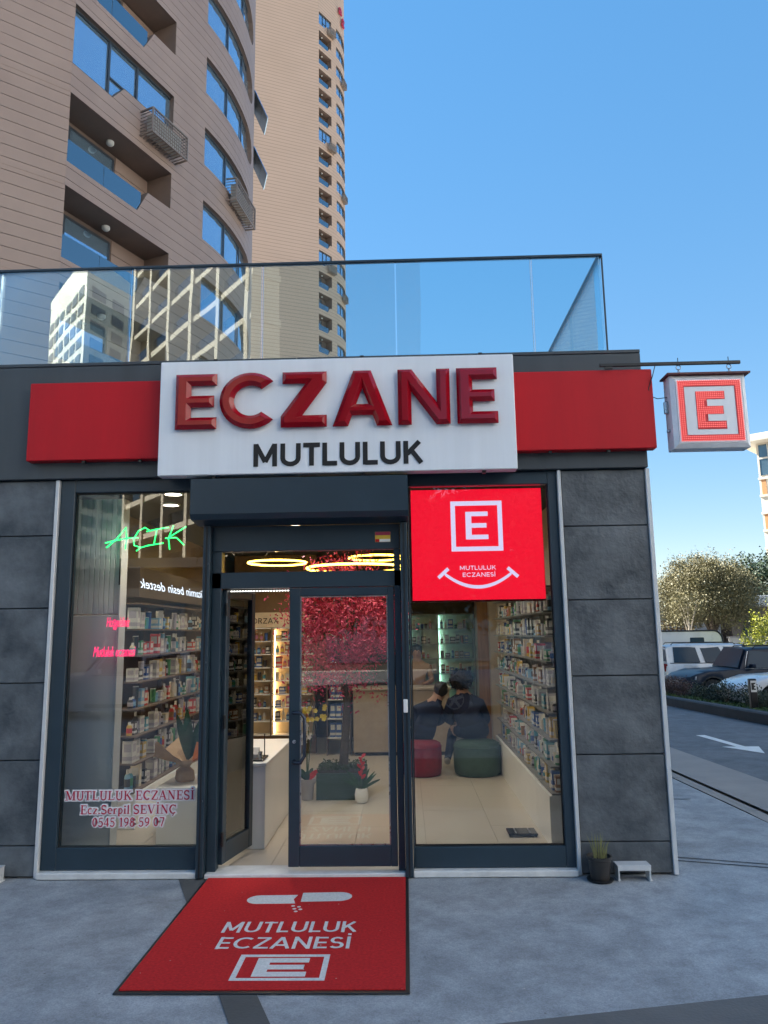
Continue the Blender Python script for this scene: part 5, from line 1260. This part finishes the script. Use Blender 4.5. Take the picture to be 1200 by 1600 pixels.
# ------------------------------------------------------------------ vehicles
car_glass = mat('car_glass', (.035, .060, .085), .06, 0, 0, spec=.15)
tyre_m = mat('tyre', (.014, .014, .015), .85, 0, .1); rim_m = mat('alloy_rim', (.38, .39, .41), .3, .8, .05)
trim_m = mat('car_black_trim', (.016, .016, .018), .6)
hl_m = mat('headlight_glass', (.55, .58, .62), .08, .3, .1, 20); tl_m = mat('taillight_red', (.40, .015, .015), .2)
plate_m = mat('number_plate', (.68, .68, .66), .5)
def car(name, label, loc, rz, paint, L=4.4, Wd=1.82, zb=.22, belt=.98, hood=.98, hoodn=.80, roof=1.63, xf=.42, xw=.05, xr=-1.75, xb=-2.05, tail=1.0, wheel=.34, wb=2.64, rails=False, cladding=False, glassrows=((.03,.47),(.52,.97)), group=None, cat='car'):
    """local: +x forward; xf windscreen base, xw windscreen top, xr roof rear, xb rear window base"""
    t = thing(name, label, cat, loc, rz, group); ORG[t.name] = (0, 0, 0)
    h = Wd/2; f0, r0_ = L/2, -L/2; axf, axr = wb/2+.05, -wb/2+.05
    # lower body: lofted stations
    st = [(r0_, .45, belt*.55, .80), (r0_+.05, .32, tail*.92, .90), (r0_+.25, zb, tail, .97), (xb, zb, belt+.01, 1.0), (0, zb, belt, 1.0), (xf, zb, hood, 1.0), (f0-.75, zb, hood-.04, .985), (f0-.3, zb, hoodn+.03, .94), (f0-.08, zb+.04, hoodn-.08, .86), (f0, .36, hoodn-.20, .74)]
    xs_ = []; 
    for a, c in zip(st[:-1], st[1:]):
        n = max(1, int((c[0]-a[0])/.10))
        for i in range(n): f = i/n; xs_.append(tuple(a[k]+(c[k]-a[k])*f for k in range(4)))
    xs_.append(st[-1]); rows = []
    for x, z0, z1, wk in xs_:
        w = h*wk; zz = z0
        for ax in (axf, axr):
            d2 = (wheel*1.17)**2-(x-ax)**2
            if d2 > 0: zz = max(zz, wheel+math.sqrt(d2)) if wheel+math.sqrt(d2) < z1-.1 else z1-.1
        zm = zz+(z1-zz)*.5
        rows.append([(x, -w*.93, z1), (x, -w*.975, z1-.05*(z1-zz)-.02), (x, -w, zm), (x, -w*.985, zz), (x, -w*.70, zz), (x, w*.70, zz), (x, w*.985, zz), (x, w, zm), (x, w*.975, z1-.05*(z1-zz)-.02), (x, w*.93, z1), (x, w*.4, z1+.025), (x, -w*.4, z1+.025)])
    b_ = MB(); b_.grid(rows, wv=True); n = len(b_.v); b_.f.append(tuple(range(12))); b_.f.append(tuple(range(n-12, n))[::-1])
    body = b_.build('body', paint, t, smooth=35)
    # greenhouse
    hb_, ht = h*.93, h*.74
    bot = {'fl': (xf, hb_), 'rl': (xb, hb_)}; zr = roof
    Bf, Br, Tf, Tr = xf, xb, xw, xr
    c_ = MB(); rows = []
    for x, z, w in ((Br, belt-.01, hb_), (Tr-.06, roof-.14, ht*1.05), (Tr, roof-.05, ht), (Tr+.35, roof, ht), ((Tr+Tf)/2, roof+.015, ht), (Tf-.25, roof, ht), (Tf, roof-.04, ht), (Bf, hood-.01, hb_)):
        zl = belt-.02
        rows.append([(x, -hb_, min(zl, z-.001)), (x, -w, z-.06 if z > belt+.2 else z), (x, -w*.86, z), (x, 0, z+.012), (x, w*.86, z), (x, w, z-.06 if z > belt+.2 else z), (x, hb_, min(zl, z-.001))])
    c_.grid(rows); c_.build('cabin', paint, t, smooth=40)
    # side windows: quads lying just outside the cabin sides
    def side(s_, u, v):   # u 0 rear..1 front, v 0 belt..1 roof
        bx = (Br+.10)+(Bf-.16-(Br+.10))*u; tx = (Tr+.06)+(Tf-.05-(Tr+.06))*u
        x = bx+(tx-bx)*v; y = hb_+(ht-hb_)*v; z = belt+.03+(roof-.10-belt-.03)*v
        return (x, s_*(y+.012), z)
    for s_ in (-1, 1):
        for a, c in glassrows:
            q = MB(); q.grid([[side(s_, a+(c-a)*i/4, j/2) for j in range(3)] for i in range(5)]); q.build('window', car_glass, t)
    for s_ in (-1, 1):
        q = MB(); q.tube([Vector(side(s_, u, 0))+Vector((0, s_*.006, -.02)) for u in (0, .5, 1.0)]+[Vector(side(s_, 1.0, v))+Vector((.02, s_*.006, 0)) for v in (.5, 1.0)], .011, 5); q.build('window_trim', trim_m if paint is not pg else steel, t)
    q = MB(); e = .02
    q.grid([[(Bf+.03+(Tf-Bf)*v*.97, -(hb_*.92+(ht*.9-hb_*.92)*v)+2*(hb_*.92+(ht*.9-hb_*.92)*v)*i/6, hood+.03+(roof-.04-hood)*v*.97+.012*(1-abs(i-3)/3)+.012) for v in (0, .5, 1)] for i in range(7)]); q.build('windscreen', car_glass, t)
    q = MB(); q.grid([[(Br-.03+(Tr-.02-Br)*v, -(hb_*.86+(ht*.86-hb_*.86)*v)+2*(hb_*.86+(ht*.86-hb_*.86)*v)*i/4, belt+.06+(roof-.10-belt-.06)*v+.02) for v in (0, .5, 1)] for i in range(5)]); q.build('rear_window', car_glass, t)
    for ax in (axf, axr):
        for s_ in (-1, 1):
            y0 = s_*(h-.11); q = MB(); P = [(wheel*.62, -.10), (wheel*.97, -.10), (wheel, -.07), (wheel, .07), (wheel*.97, .10), (wheel*.62, .10)]
            q.grid([[(ax+r_*math.cos(2*math.pi*k_/24), y0+w_, wheel+r_*math.sin(2*math.pi*k_/24)) for r_, w_ in P] for k_ in range(24)], wu=True); wo = q.build('wheel', tyre_m, t, smooth=40)
            q = MB()
            for k_ in range(5):
                a = 2*math.pi*k_/5+.3; q.bar((ax, y0+s_*.085, wheel), (ax+wheel*.6*math.cos(a), y0+s_*.08, wheel+wheel*.6*math.sin(a)), .02, .06)
            q.tube([(ax+wheel*.60*math.cos(2*math.pi*k_/20), y0+s_*.085, wheel+wheel*.60*math.sin(2*math.pi*k_/20)) for k_ in range(20)], .016, 6, True); q.build('rim', rim_m, wo)
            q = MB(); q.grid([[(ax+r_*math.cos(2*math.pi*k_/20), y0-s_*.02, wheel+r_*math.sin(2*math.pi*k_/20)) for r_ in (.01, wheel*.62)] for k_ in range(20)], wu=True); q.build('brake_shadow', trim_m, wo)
            if cladding:
                q = MB(); R1, R2 = wheel*1.17, wheel*1.30
                q.grid([[(ax+r_*math.cos(math.pi*k_/14), s_*(h*1.0+.012), wheel+r_*math.sin(math.pi*k_/14)) for r_ in (R1, R2)] for k_ in range(15)]); q.build('arch_trim', trim_m, t)
    for s_ in (-1, 1):
        q = MB(); q.prism([(f0-.035, s_*h*.34, hoodn-.20), (f0-.03, s_*h*.34, hoodn-.07), (f0-.33, s_*(h*.93+.004), hoodn-.02), (f0-.30, s_*(h*.93), hoodn-.14)], (.03, s_*.012, 0)); q.build('headlight', hl_m, t)
        q = MB(); q.prism([(r0_+.02, s_*h*.62, belt*.72), (r0_+.0, s_*h*.62, belt*.98), (r0_+.16, s_*(h*.94), belt*.98), (r0_+.14, s_*(h*.95), belt*.72)], (-.03, s_*.012, 0)); q.build('taillight', tl_m, t)
        q = MB(); q.box(xf-.42, xf-.28, s_*(h-.02), s_*(h+.18), belt+.04, belt+.16, .02); q.build('mirror', paint, t)
        q = MB(); q.box(-.75, .35, s_*(h*.99), s_*(h*.99+.012), zb+.06, zb+.14); q.build('side_sill', trim_m, t)
        for x in (-.15, -1.1):
            q = MB(); q.box(x-.09, x+.09, s_*(h*.985), s_*(h*.985+.03), belt-.13, belt-.10, .006); q.build('door_handle', paint, t)
        if rails:
            q = MB(); q.tube([(xr+.15, s_*ht*.9, roof-.02), (xr+.22, s_*ht*.9, roof+.05), (xw-.35, s_*ht*.9, roof+.05), (xw-.25, s_*ht*.9, roof-.02)], .017, 6); q.build('roof_rail', trim_m, t)
    q = MB(); q.box(f0-.05, f0+.008, -h*.33, h*.33, hoodn-.30, hoodn-.16); gr_ = q.build('grille', trim_m, t)
    for i in range(7):
        q = MB(); y = -h*.30+h*.6*i/6; q.box(f0+.004, f0+.018, y-.03, y+.03, hoodn-.285, hoodn-.175); q.build('grille_slot', steel, gr_)
    q = MB(); q.box(f0-.10, f0+.012, -h*.68, h*.68, .30, .44, .01); q.build('bumper', trim_m if cladding else paint, t)
    q = MB(); q.box(f0+.013, f0+.022, -.26, .26, .345, .445); q.build('number_plate', plate_m, t)
    q = MB(); q.box(r0_-.022, r0_-.004, -.26, .26, .62, .73); q.build('number_plate', plate_m, t)
    return t
pw = mat('paint_white', (.66, .67, .68), .28, 0, .04, 2, coat=.6); pg = mat('paint_dark_grey', (.022, .030, .046), .3, 0, .08, 2, spec=.12, coat=.08); ps = mat('paint_silver', (.45, .47, .50), .28, .4, .05, 2, coat=.7)
suv = car('parked_car', 'dark grey SUV parked nose to the hedge', (10.95, 19.6, gz(19.6)-.02), R(180+7), pg, cladding=True, rails=True)
car('parked_car', 'white car with only its bonnet in view, front right by the bollard', (10.7, 14.6, gz(14.6)-.02), R(180-1), pw, L=4.5, belt=.92, hood=.92, hoodn=.72, roof=1.46, xf=.75, xw=-.1)
car('parked_van', 'white high roofed van with roof bars behind the dark SUV', (11.95, 23.6, gz(23.6)-.02), R(-6), pw, L=4.2, Wd=1.8, belt=1.10, hood=1.08, hoodn=.88, roof=1.80, xf=1.25, xw=.75, xr=-1.98, xb=-2.06, tail=1.08, rails=True, glassrows=((.05, .36), (.42, .68), (.74, .97)), cat='van')
car('parked_car', 'white saloon behind the SUV, only its roof showing', (15.2, 27.6, gz(27.6)-.02), R(175), pw, L=4.5, roof=1.60)
# camper
cp = thing('parked_camper', 'white camper body with dark outlined rounded top behind the white van', 'camper', (11.2, 28.4, gz(28.4)-.02))
zc = gz(28.4)-.02; P = [(8.2, zc+.45), (13.75, zc+.45), (13.75, zc+1.95)]+[(13.35+.4*math.cos(R(a)), zc+2.02+.4*math.sin(R(a))) for a in range(0, 91, 15)]+[(8.6, zc+2.42), (8.2, zc+2.1)]
q = MB(); q.prism([(x, 27.3, z) for x, z in P], (0, 2.1, 0)); q.build('body', pw, cp)
q = MB(); q.tube([(x, 27.29, z) for x, z in P[2:-1]], .035, 6); q.build('edge_trim', trim_m, cp)
q = MB(); q.box(12.35, 12.95, 27.28, 27.31, zc+1.75, zc+2.13, .02); q.build('window', car_glass, cp)
q = MB(); q.box(8.25, 13.7, 27.285, 27.31, zc+.5, zc+.62); q.build('side_stripe', trim_m, cp)
for x in (9.4, 12.6):
    q = MB(); q.grid([[(x+r_*math.cos(2*math.pi*k_/20), y, zc+.33+r_*math.sin(2*math.pi*k_/20)) for r_, y in ((.05, 27.38), (.33, 27.38), (.33, 27.6), (.05, 27.6))] for k_ in range(20)], wu=True); q.build('wheel', tyre_m, cp)
# cars standing in the street behind the viewer (seen mirrored in the glass)
car('street_car', 'white car mirrored in the left shop window', (-6.6, -11.3, -.03), R(180), pw, L=4.3, roof=1.5, belt=.95)
car('street_car', 'silver car mirrored in the right shop window', (2.4, -11.6, -.03), R(180), ps, L=4.4, roof=1.5, belt=.95)

# ------------------------------------------------------------------ median planting, bollard
rng = np.random.default_rng(21)
n = 9000; y = rng.uniform(2, 34, n); P = np.stack([rng.uniform(7.88, 8.7, n), y, np.array([gz(v) for v in y])+.17+rng.random(n)*.05], 1)
V, Fq = leaves(P, .05, rng, 0.0); g_ = np_obj('grass', V, Fq, leaf_mat('grass_green', (.07, .12, .03)), None); tag(g_, 'short green grass on the planted median', 'grass', kind='stuff')
hm = leaf_mat('hedge_leaf', (.045, .06, .035)); hm2 = leaf_mat('hedge_leaf_rust', (.10, .055, .045))
for i in range(11):
    yy = 9.2+i*1.05; x = 8.42+.1*math.sin(i*2.1); z = gz(yy)+.17; r_ = .24+.05*math.sin(i*1.7)
    t = thing('hedge_shrub', f"{['dark green','rusty'][1 if i in (8, 9) else 0]} clipped shrub, {['nearest','second','third','fourth','fifth','sixth','seventh','eighth','ninth','tenth','farthest'][i]} in the hedge row along the median", 'shrub', (x, yy, z), 0, 'hedge shrubs on the median')
    P = clump_points(np.random.default_rng(100+i), (x, yy, z+r_*.85), (r_, .56, r_), 60, 22, .075, .4); V, Fq = leaves(P, .03, rng); np_obj('crown', V, Fq, hm2 if i in (8, 9) else hm, t, 'stuff')
    q = MB()
    for k_ in range(4): a = 1.57*k_; q.tube([(x, yy, z-.05), (x+.2*math.cos(a), yy+.3*math.sin(a), z+r_*1.1)], [.018, .006], 5)
    q.build('stem', bark, t)
bo = thing('bollard', 'short black bollard with a white panel among the hedge', 'bollard', (8.05, 12.2, gz(12.2)+.16))
zb_ = gz(12.2)+.16
q = MB(); q.box(7.98, 8.14, 12.14, 12.26, zb_, zb_+.72, .015); q.build('post', black_m, bo)
q = MB(); q.box(7.995, 8.125, 12.13, 12.139, zb_+.42, zb_+.68); pn_ = q.build('panel', plate_m, bo)
sans_front('IE', 8.01, 12.1285, zb_+.47, .09, .16, .2, black_m, pn_, 'panel_mark')

# ------------------------------------------------------------------ trees and buildings beyond
olive = leaf_mat('olive_leaf', (.175, .155, .07), .3, 1.5); pale_bark = mat('pale_bark', (.42, .36, .28), .9, 0, .2, 6)
tree('street_tree', 'broad olive brown tree behind the parked cars', (17.6, 36.5, -.85), 2.6, .22, (16.8, 36.5, 3.45), (2.75, 2.3, 2.15), olive, bark, 31, 1700, 40, .055, .24, 11, zmin=-.75)
tree('small_tree', 'slender pale barked tree by the lattice fence', (15.0, 34.2, -.85), 2.4, .07, (14.9, 34.2, 2.9), (.9, .8, .8), olive, pale_bark, 33, 90, 20, .06, .2, 6)
tree('background_tree', 'dark green dense tree right of the olive tree, far behind', (32.5, 61, -.85), 3, .3, (32.0, 61, 4.6), (4.6, 3.4, 2.9), leaf_mat('dark_leaf', (.028, .055, .025)), bark, 35, 600, 34, .17, .45, 8)
tree('yellow_bush', 'bright yellow green bush at the right picture edge', (14.9, 24.8, -.66), .8, .06, (14.7, 24.8, .75), (1.15, 1.0, 1.75), leaf_mat('yellow_leaf', (.33, .34, .03), .45, 3), bark, 37, 300, 28, .05, .17, 7, cat='bush')
tree('background_tree', 'low green tree left of the olive tree by the lattice fence', (13.9, 39, -.85), 1.6, .12, (13.9, 39, 2.6), (1.1, 1.0, 1.4), leaf_mat('mid_leaf', (.07, .09, .03)), bark, 39, 120, 24, .07, .22, 6)
lw = thing('low_building', 'low dark building with white flat roof edge behind the trees', 'building', (24, 44, -.85))
q = MB(); q.box(20.5, 34, 42, 50, -.85, 3.05); q.build('wall', mat('low_wall', (.17, .13, .11), .8, 0, .15, 1), lw)
q = MB(); q.box(20.0, 34.5, 41.4, 50.4, 3.052, 3.75, .03); q.build('roof', mat('roof_white', (.60, .60, .58), .7), lw)
for i in range(4):
    q = MB(); q.box(21.2+i*2.8, 23.2+i*2.8, 41.95, 41.99, .3, 2.4); q.build('window', car_glass, lw)
gw = thing('grey_shed', 'grey walled shed behind the lattice fence', 'shed', (15, 43, -.85))
q = MB(); q.box(12.5, 19.8, 42, 46, -.85, 2.75); q.build('wall', mat('shed_grey', (.30, .31, .33), .8, 0, .1, 1), gw)
q = MB(); q.box(12.3, 19.9, 41.8, 46.2, 2.752, 2.95); q.build('roof', mat('shed_roof', (.24, .24, .25), .7), gw)
lf = thing('lattice_fence', 'brown wooden lattice fence panel beside the pale tree', 'fence', (15.5, 38.5, -.85))
fm = mat('fence_brown', (.16, .09, .055), .85, 0, .2, 4)
for i in range(13):
    q = MB(); q.box(13.9+i*.235, 14.0+i*.235, 38.50, 38.53, -.85, 2.25); q.build('slat', fm, lf)
for i in range(11):
    q = MB(); q.box(13.85, 16.85, 38.47, 38.497, .0+i*.215, .08+i*.215); q.build('slat', fm, lf)
gwl = thing('garden_wall', 'pale wall under the yellow green bush behind the cars', 'wall', (20, 33, -.85))
q = MB(); q.box(16.5, 40, 33.0, 33.25, -.85, 1.25); q.build('wall_panel', mat('garden_wall_pale', (.40, .38, .34), .8, 0, .12, 1), gwl)
q = MB(); q.box(16.45, 40, 32.95, 33.3, 1.252, 1.32); q.build('coping', gutter_m, gwl)

# cream apartment block on the right
ab = thing('apartment_block', 'cream apartment block with flat overhanging roof at the right edge', 'building', (63.2, 125, -.85), R(-42)); ORG[ab.name] = (0, 0, 0)
ab_cream = mat('block_cream', (.58, .53, .44), .75, 0, .06, .3); ab_or = mat('block_terracotta', (.50, .24, .10), .8); ab_gl = mat('block_glass', (.10, .16, .20), .08, .5, .2, .3)
WB, DB, HB = 26., 16., 35.0
q = MB(); q.box(0, WB, .0, DB, 0, HB); q.build('wall', ab_cream, ab, world=False)
q = MB(); q.box(-2.6, WB+1, -2.6, DB+1, HB+.01, HB+1.3, .05); q.build('roof', ab_cream, ab, world=False)
q = MB(); q.box(.25, WB-.25, -.08, .0-.002, HB-5.8, HB-.3); tg = q.build('top_glazing', ab_gl, ab, world=False)
for i in range(17):
    q = MB(); q.box(.2+i*1.6, .36+i*1.6, -.16, -.085, HB-5.8, HB-.3); q.build('mullion', ab_cream, tg, world=False)
q = MB(); q.box(.2, WB-.2, -.17, -.086, HB-2.9, HB-2.6); q.build('mullion', ab_cream, tg, world=False)
for fl_ in range(9):
    z = HB-9.2-fl_*3.1
    if z < 1: break
    q = MB(); q.box(-.12, WB+.1, -.2, -.003, z+2.65, z+3.05); q.build('floor_band', ab_cream, ab, world=False)
    for i in range(7):
        x = 1.6+i*3.6
        q = MB(); q.box(x, x+1.9, -.06, -.003, z+.35, z+2.3); wo = q.build('window', ab_gl, ab, world=False)
        q = MB(); q.box(x-.16, x-.002, -.13, -.004, z+.2, z+2.45); q.box(x+.88, x+1.0, -.12, -.062, z+.35, z+2.3); q.build('frame', mat('block_frame', (.62, .60, .55), .6), wo, world=False)
    if fl_ % 2 == 0:
        q = MB(); q.box(.35, 1.1, -.07, -.003, z-.3, z+2.62); q.build('terracotta_panel', ab_or, ab, world=False)

# ------------------------------------------------------------------ buildings across the street, behind the viewer (mirrored in the glass, some added for fill)
rb_b = mat('grid_beige', (.52, .45, .34), .75, 0, .08, .4); rb_d = mat('grid_dark_recess', (.05, .045, .042), .7); rb_g = glass('grid_balcony_glass', (.6, .7, .72), 1.5, 2)
A_ = Vector((-9.3, -39.)); B_ = Vector((-23.9, -57.)); dirv = (B_-A_).normalized(); nrm_ = Vector((-.776, .63))
rb = thing('balcony_block', 'beige framed balcony block mirrored in the left window and glass balustrade', 'building', (A_.x, A_.y, 0), 0); 
rb.rotation_euler = (0, 0, math.atan2(dirv.y, dirv.x)); ORG[rb.name] = (0, 0, 0)     # local x along facade, local -y = outward? resolved below
sgn = 1 if Vector((-dirv.y, dirv.x)).dot(nrm_) > 0 else -1
LB = (B_-A_).length; HB2 = 46.
def lb(q, x0, x1, o0, o1, z0, z1): q.box(x0, x1, sgn*o0, sgn*o1, z0, z1)
q = MB(); lb(q, 0, LB, -14, -1.8, 0, HB2); q.build('core', rb_d, rb, world=False)
for i in range(15):
    z = 3.4+i*3.05
    if z > HB2: break
    q = MB(); lb(q, -.2, LB+.2, -1.79, .35, z, z+.42); q.build('floor_slab', rb_b, rb, world=False)
    for k_ in range(5):
        x = .6+k_*(LB-.6)/5; q = MB(); lb(q, x+.1, x+(LB-.6)/5-.7, .1, .14, z+.421, z+1.4); q.build('balustrade_pane', rb_g, rb, world=False)
for k_ in range(6):
    x = k_*(LB-.5)/5; q = MB(); lb(q, x, x+.5, -1.78, .5, 0, HB2); q.build('pier', rb_b, rb, world=False)
wt_ = thing('white_high_rise', 'white high rise mirrored at the left of the glass balustrade', 'building', (-58.8, -124, 0)); ORG[wt_.name] = (0, 0, 0)
c0 = Vector((-58.8, -124)); c1 = Vector((-76, -144)); c2 = Vector((-54.3, -142))
wtm = mat('high_rise_white', (.72, .70, .60), .8, 0, .06, .2); wtg = mat('high_rise_shaded', (.42, .42, .44), .8, 0, .08, .2)
e1 = c1-c0; e2 = c2-c0; c3 = c1+e2
q = MB(); q.prism([(p.x-c0.x, p.y-c0.y, 0) for p in (c0, c1, c3, c2)], (0, 0, 74)); q.build('wall', wtm, wt_, world=False)
ew = e1.normalized(); nn_ = Vector((-ew.y, ew.x)); nn_ = nn_ if nn_.dot(-c0) > 0 else -nn_
for fl_ in range(20):
    for k_ in range(6):
        s0 = 1.4+k_*4.1+(.6 if k_ > 2 else 0); z = 68-fl_*3.4; a = ew*s0+nn_*.05; b2 = ew*(s0+3.0)+nn_*.05
        q = MB(); q.prism([(a.x, a.y, z-1.9), (b2.x, b2.y, z-1.9), (b2.x, b2.y, z), (a.x, a.y, z)], (nn_.x*.12, nn_.y*.12, 0)); q.build('window', mat('high_rise_window', (.20, .22, .22), .3, 0, .2, 1), wt_, world=False)
ew2 = e2.normalized(); nn2 = Vector((-ew2.y, ew2.x)); nn2 = nn2 if nn2.dot(-c0) > 0 else -nn2
for fl_ in range(20):
    for k_ in range(3):
        s0 = 1.5+k_*5.5; z = 68-fl_*3.4; a = ew2*s0+nn2*.05; b2 = ew2*(s0+3.6)+nn2*.05
        q = MB(); q.prism([(a.x, a.y, z-2), (b2.x, b2.y, z-2), (b2.x, b2.y, z), (a.x, a.y, z)], (nn2.x*.12, nn2.y*.12, 0)); q.build('window', mat('high_rise_window', (.20, .22, .22), .3, 0, .2, 1), wt_, world=False)
pdm = thing('shop_row', 'low dark row of shops across the street, mirrored in the glass', 'building', (0, -34, 0))
q = MB(); q.box(-60, 60, -37, -32, -.05, 5.2); q.build('wall', mat('row_wall', (.05, .047, .045), .8, 0, .2, .5), pdm)
q = MB(); q.box(-60.3, 60.3, -37.2, -31.4, 5.202, 5.7); q.build('roof_edge', mat('row_edge', (.06, .058, .055), .8), pdm)
for i in range(20):
    q = MB(); q.box(-58+i*6, -53.2+i*6, -31.99, -31.96, .3, 3.4); q.build('shop_window', car_glass, pdm)
gl2 = leaf_mat('street_leaf', (.05, .075, .03))
for i, (x, y, h_) in enumerate(((-3.4, -17.5, 5.8), (-.2, -18.5, 6.4), (3.0, -18.0, 6.6), (6.2, -18.4, 6.4), (9.4, -18.1, 6.2))):  # first two match mirrored silhouettes, the rest added to darken reflections
    tree('street_tree', f"street tree across the road, {['first','second','third','fourth','fifth'][i]} of the partly added row mirrored in the shop glass", (x, y, -.06), h_*.42, .13, (x, y, h_*.68), (2.3, 2.0, h_*.34), gl2, bark, 50+i, 380, 24, .17, .30, 7, group='street trees mirrored in the glass')

pb_m = mat('bounce_block_wall', (.74, .71, .66), .8, 0, .06, .3); pb_w = mat('bounce_block_window', (.16, .20, .24), .15, .2, .2, .5)  # unseen pale blocks added to bounce warm sunlight onto the shop front
def bounce_block(A, ang, L, D, H, label):
    t = thing('bounce_block', label, 'building', (A[0], A[1], -.06), R(ang)); ORG[t.name] = (0, 0, 0)
    q = MB(); q.box(0, L, -D, 0, 0, H); q.build('wall', pb_m, t, world=False)
    q = MB(); q.box(-.3, L+.3, -D-.3, .3, H+.01, H+.9); q.build('parapet', pb_m, t, world=False)
    for k_ in range(int(L/4)):
        for f_ in range(int(H/3.2)):
            q = MB(); q.box(1.2+k_*4, 3.0+k_*4, .005, .10, 1.2+f_*3.2, 2.8+f_*3.2); q.build('window', pb_w, t, world=False)
bounce_block((24, -50), 92, 46, 14, 44, 'tall pale block added right of the street behind the viewer to bounce sunlight')
bounce_block((-66, -66), 34, 30, 14, 16, 'pale block added across the street to bounce sunlight, left of the white high rise')

lr = np.random.default_rng(77); q = MB()
for i in range(120):
    x, y = lr.uniform(-3.4, 3.0), lr.uniform(-2.6, -.1); r_ = lr.uniform(.002, .006); z = .001 if not (-1.49 < x < -.01 and y > -1.81) else .0175
    k_ = int(lr.integers(4, 7)); q.poly([(x+r_*lr.uniform(.6, 1.3)*math.cos(6.283*j/k_), y+r_*lr.uniform(.6, 1.3)*math.sin(6.283*j/k_), z+.0015) for j in range(k_)])
tag(q.build('litter', mat('litter_pale', (.42, .40, .36), .9, 0, .4, 30)), 'tiny pale specks of litter on the pavement and mat', 'litter', kind='stuff')
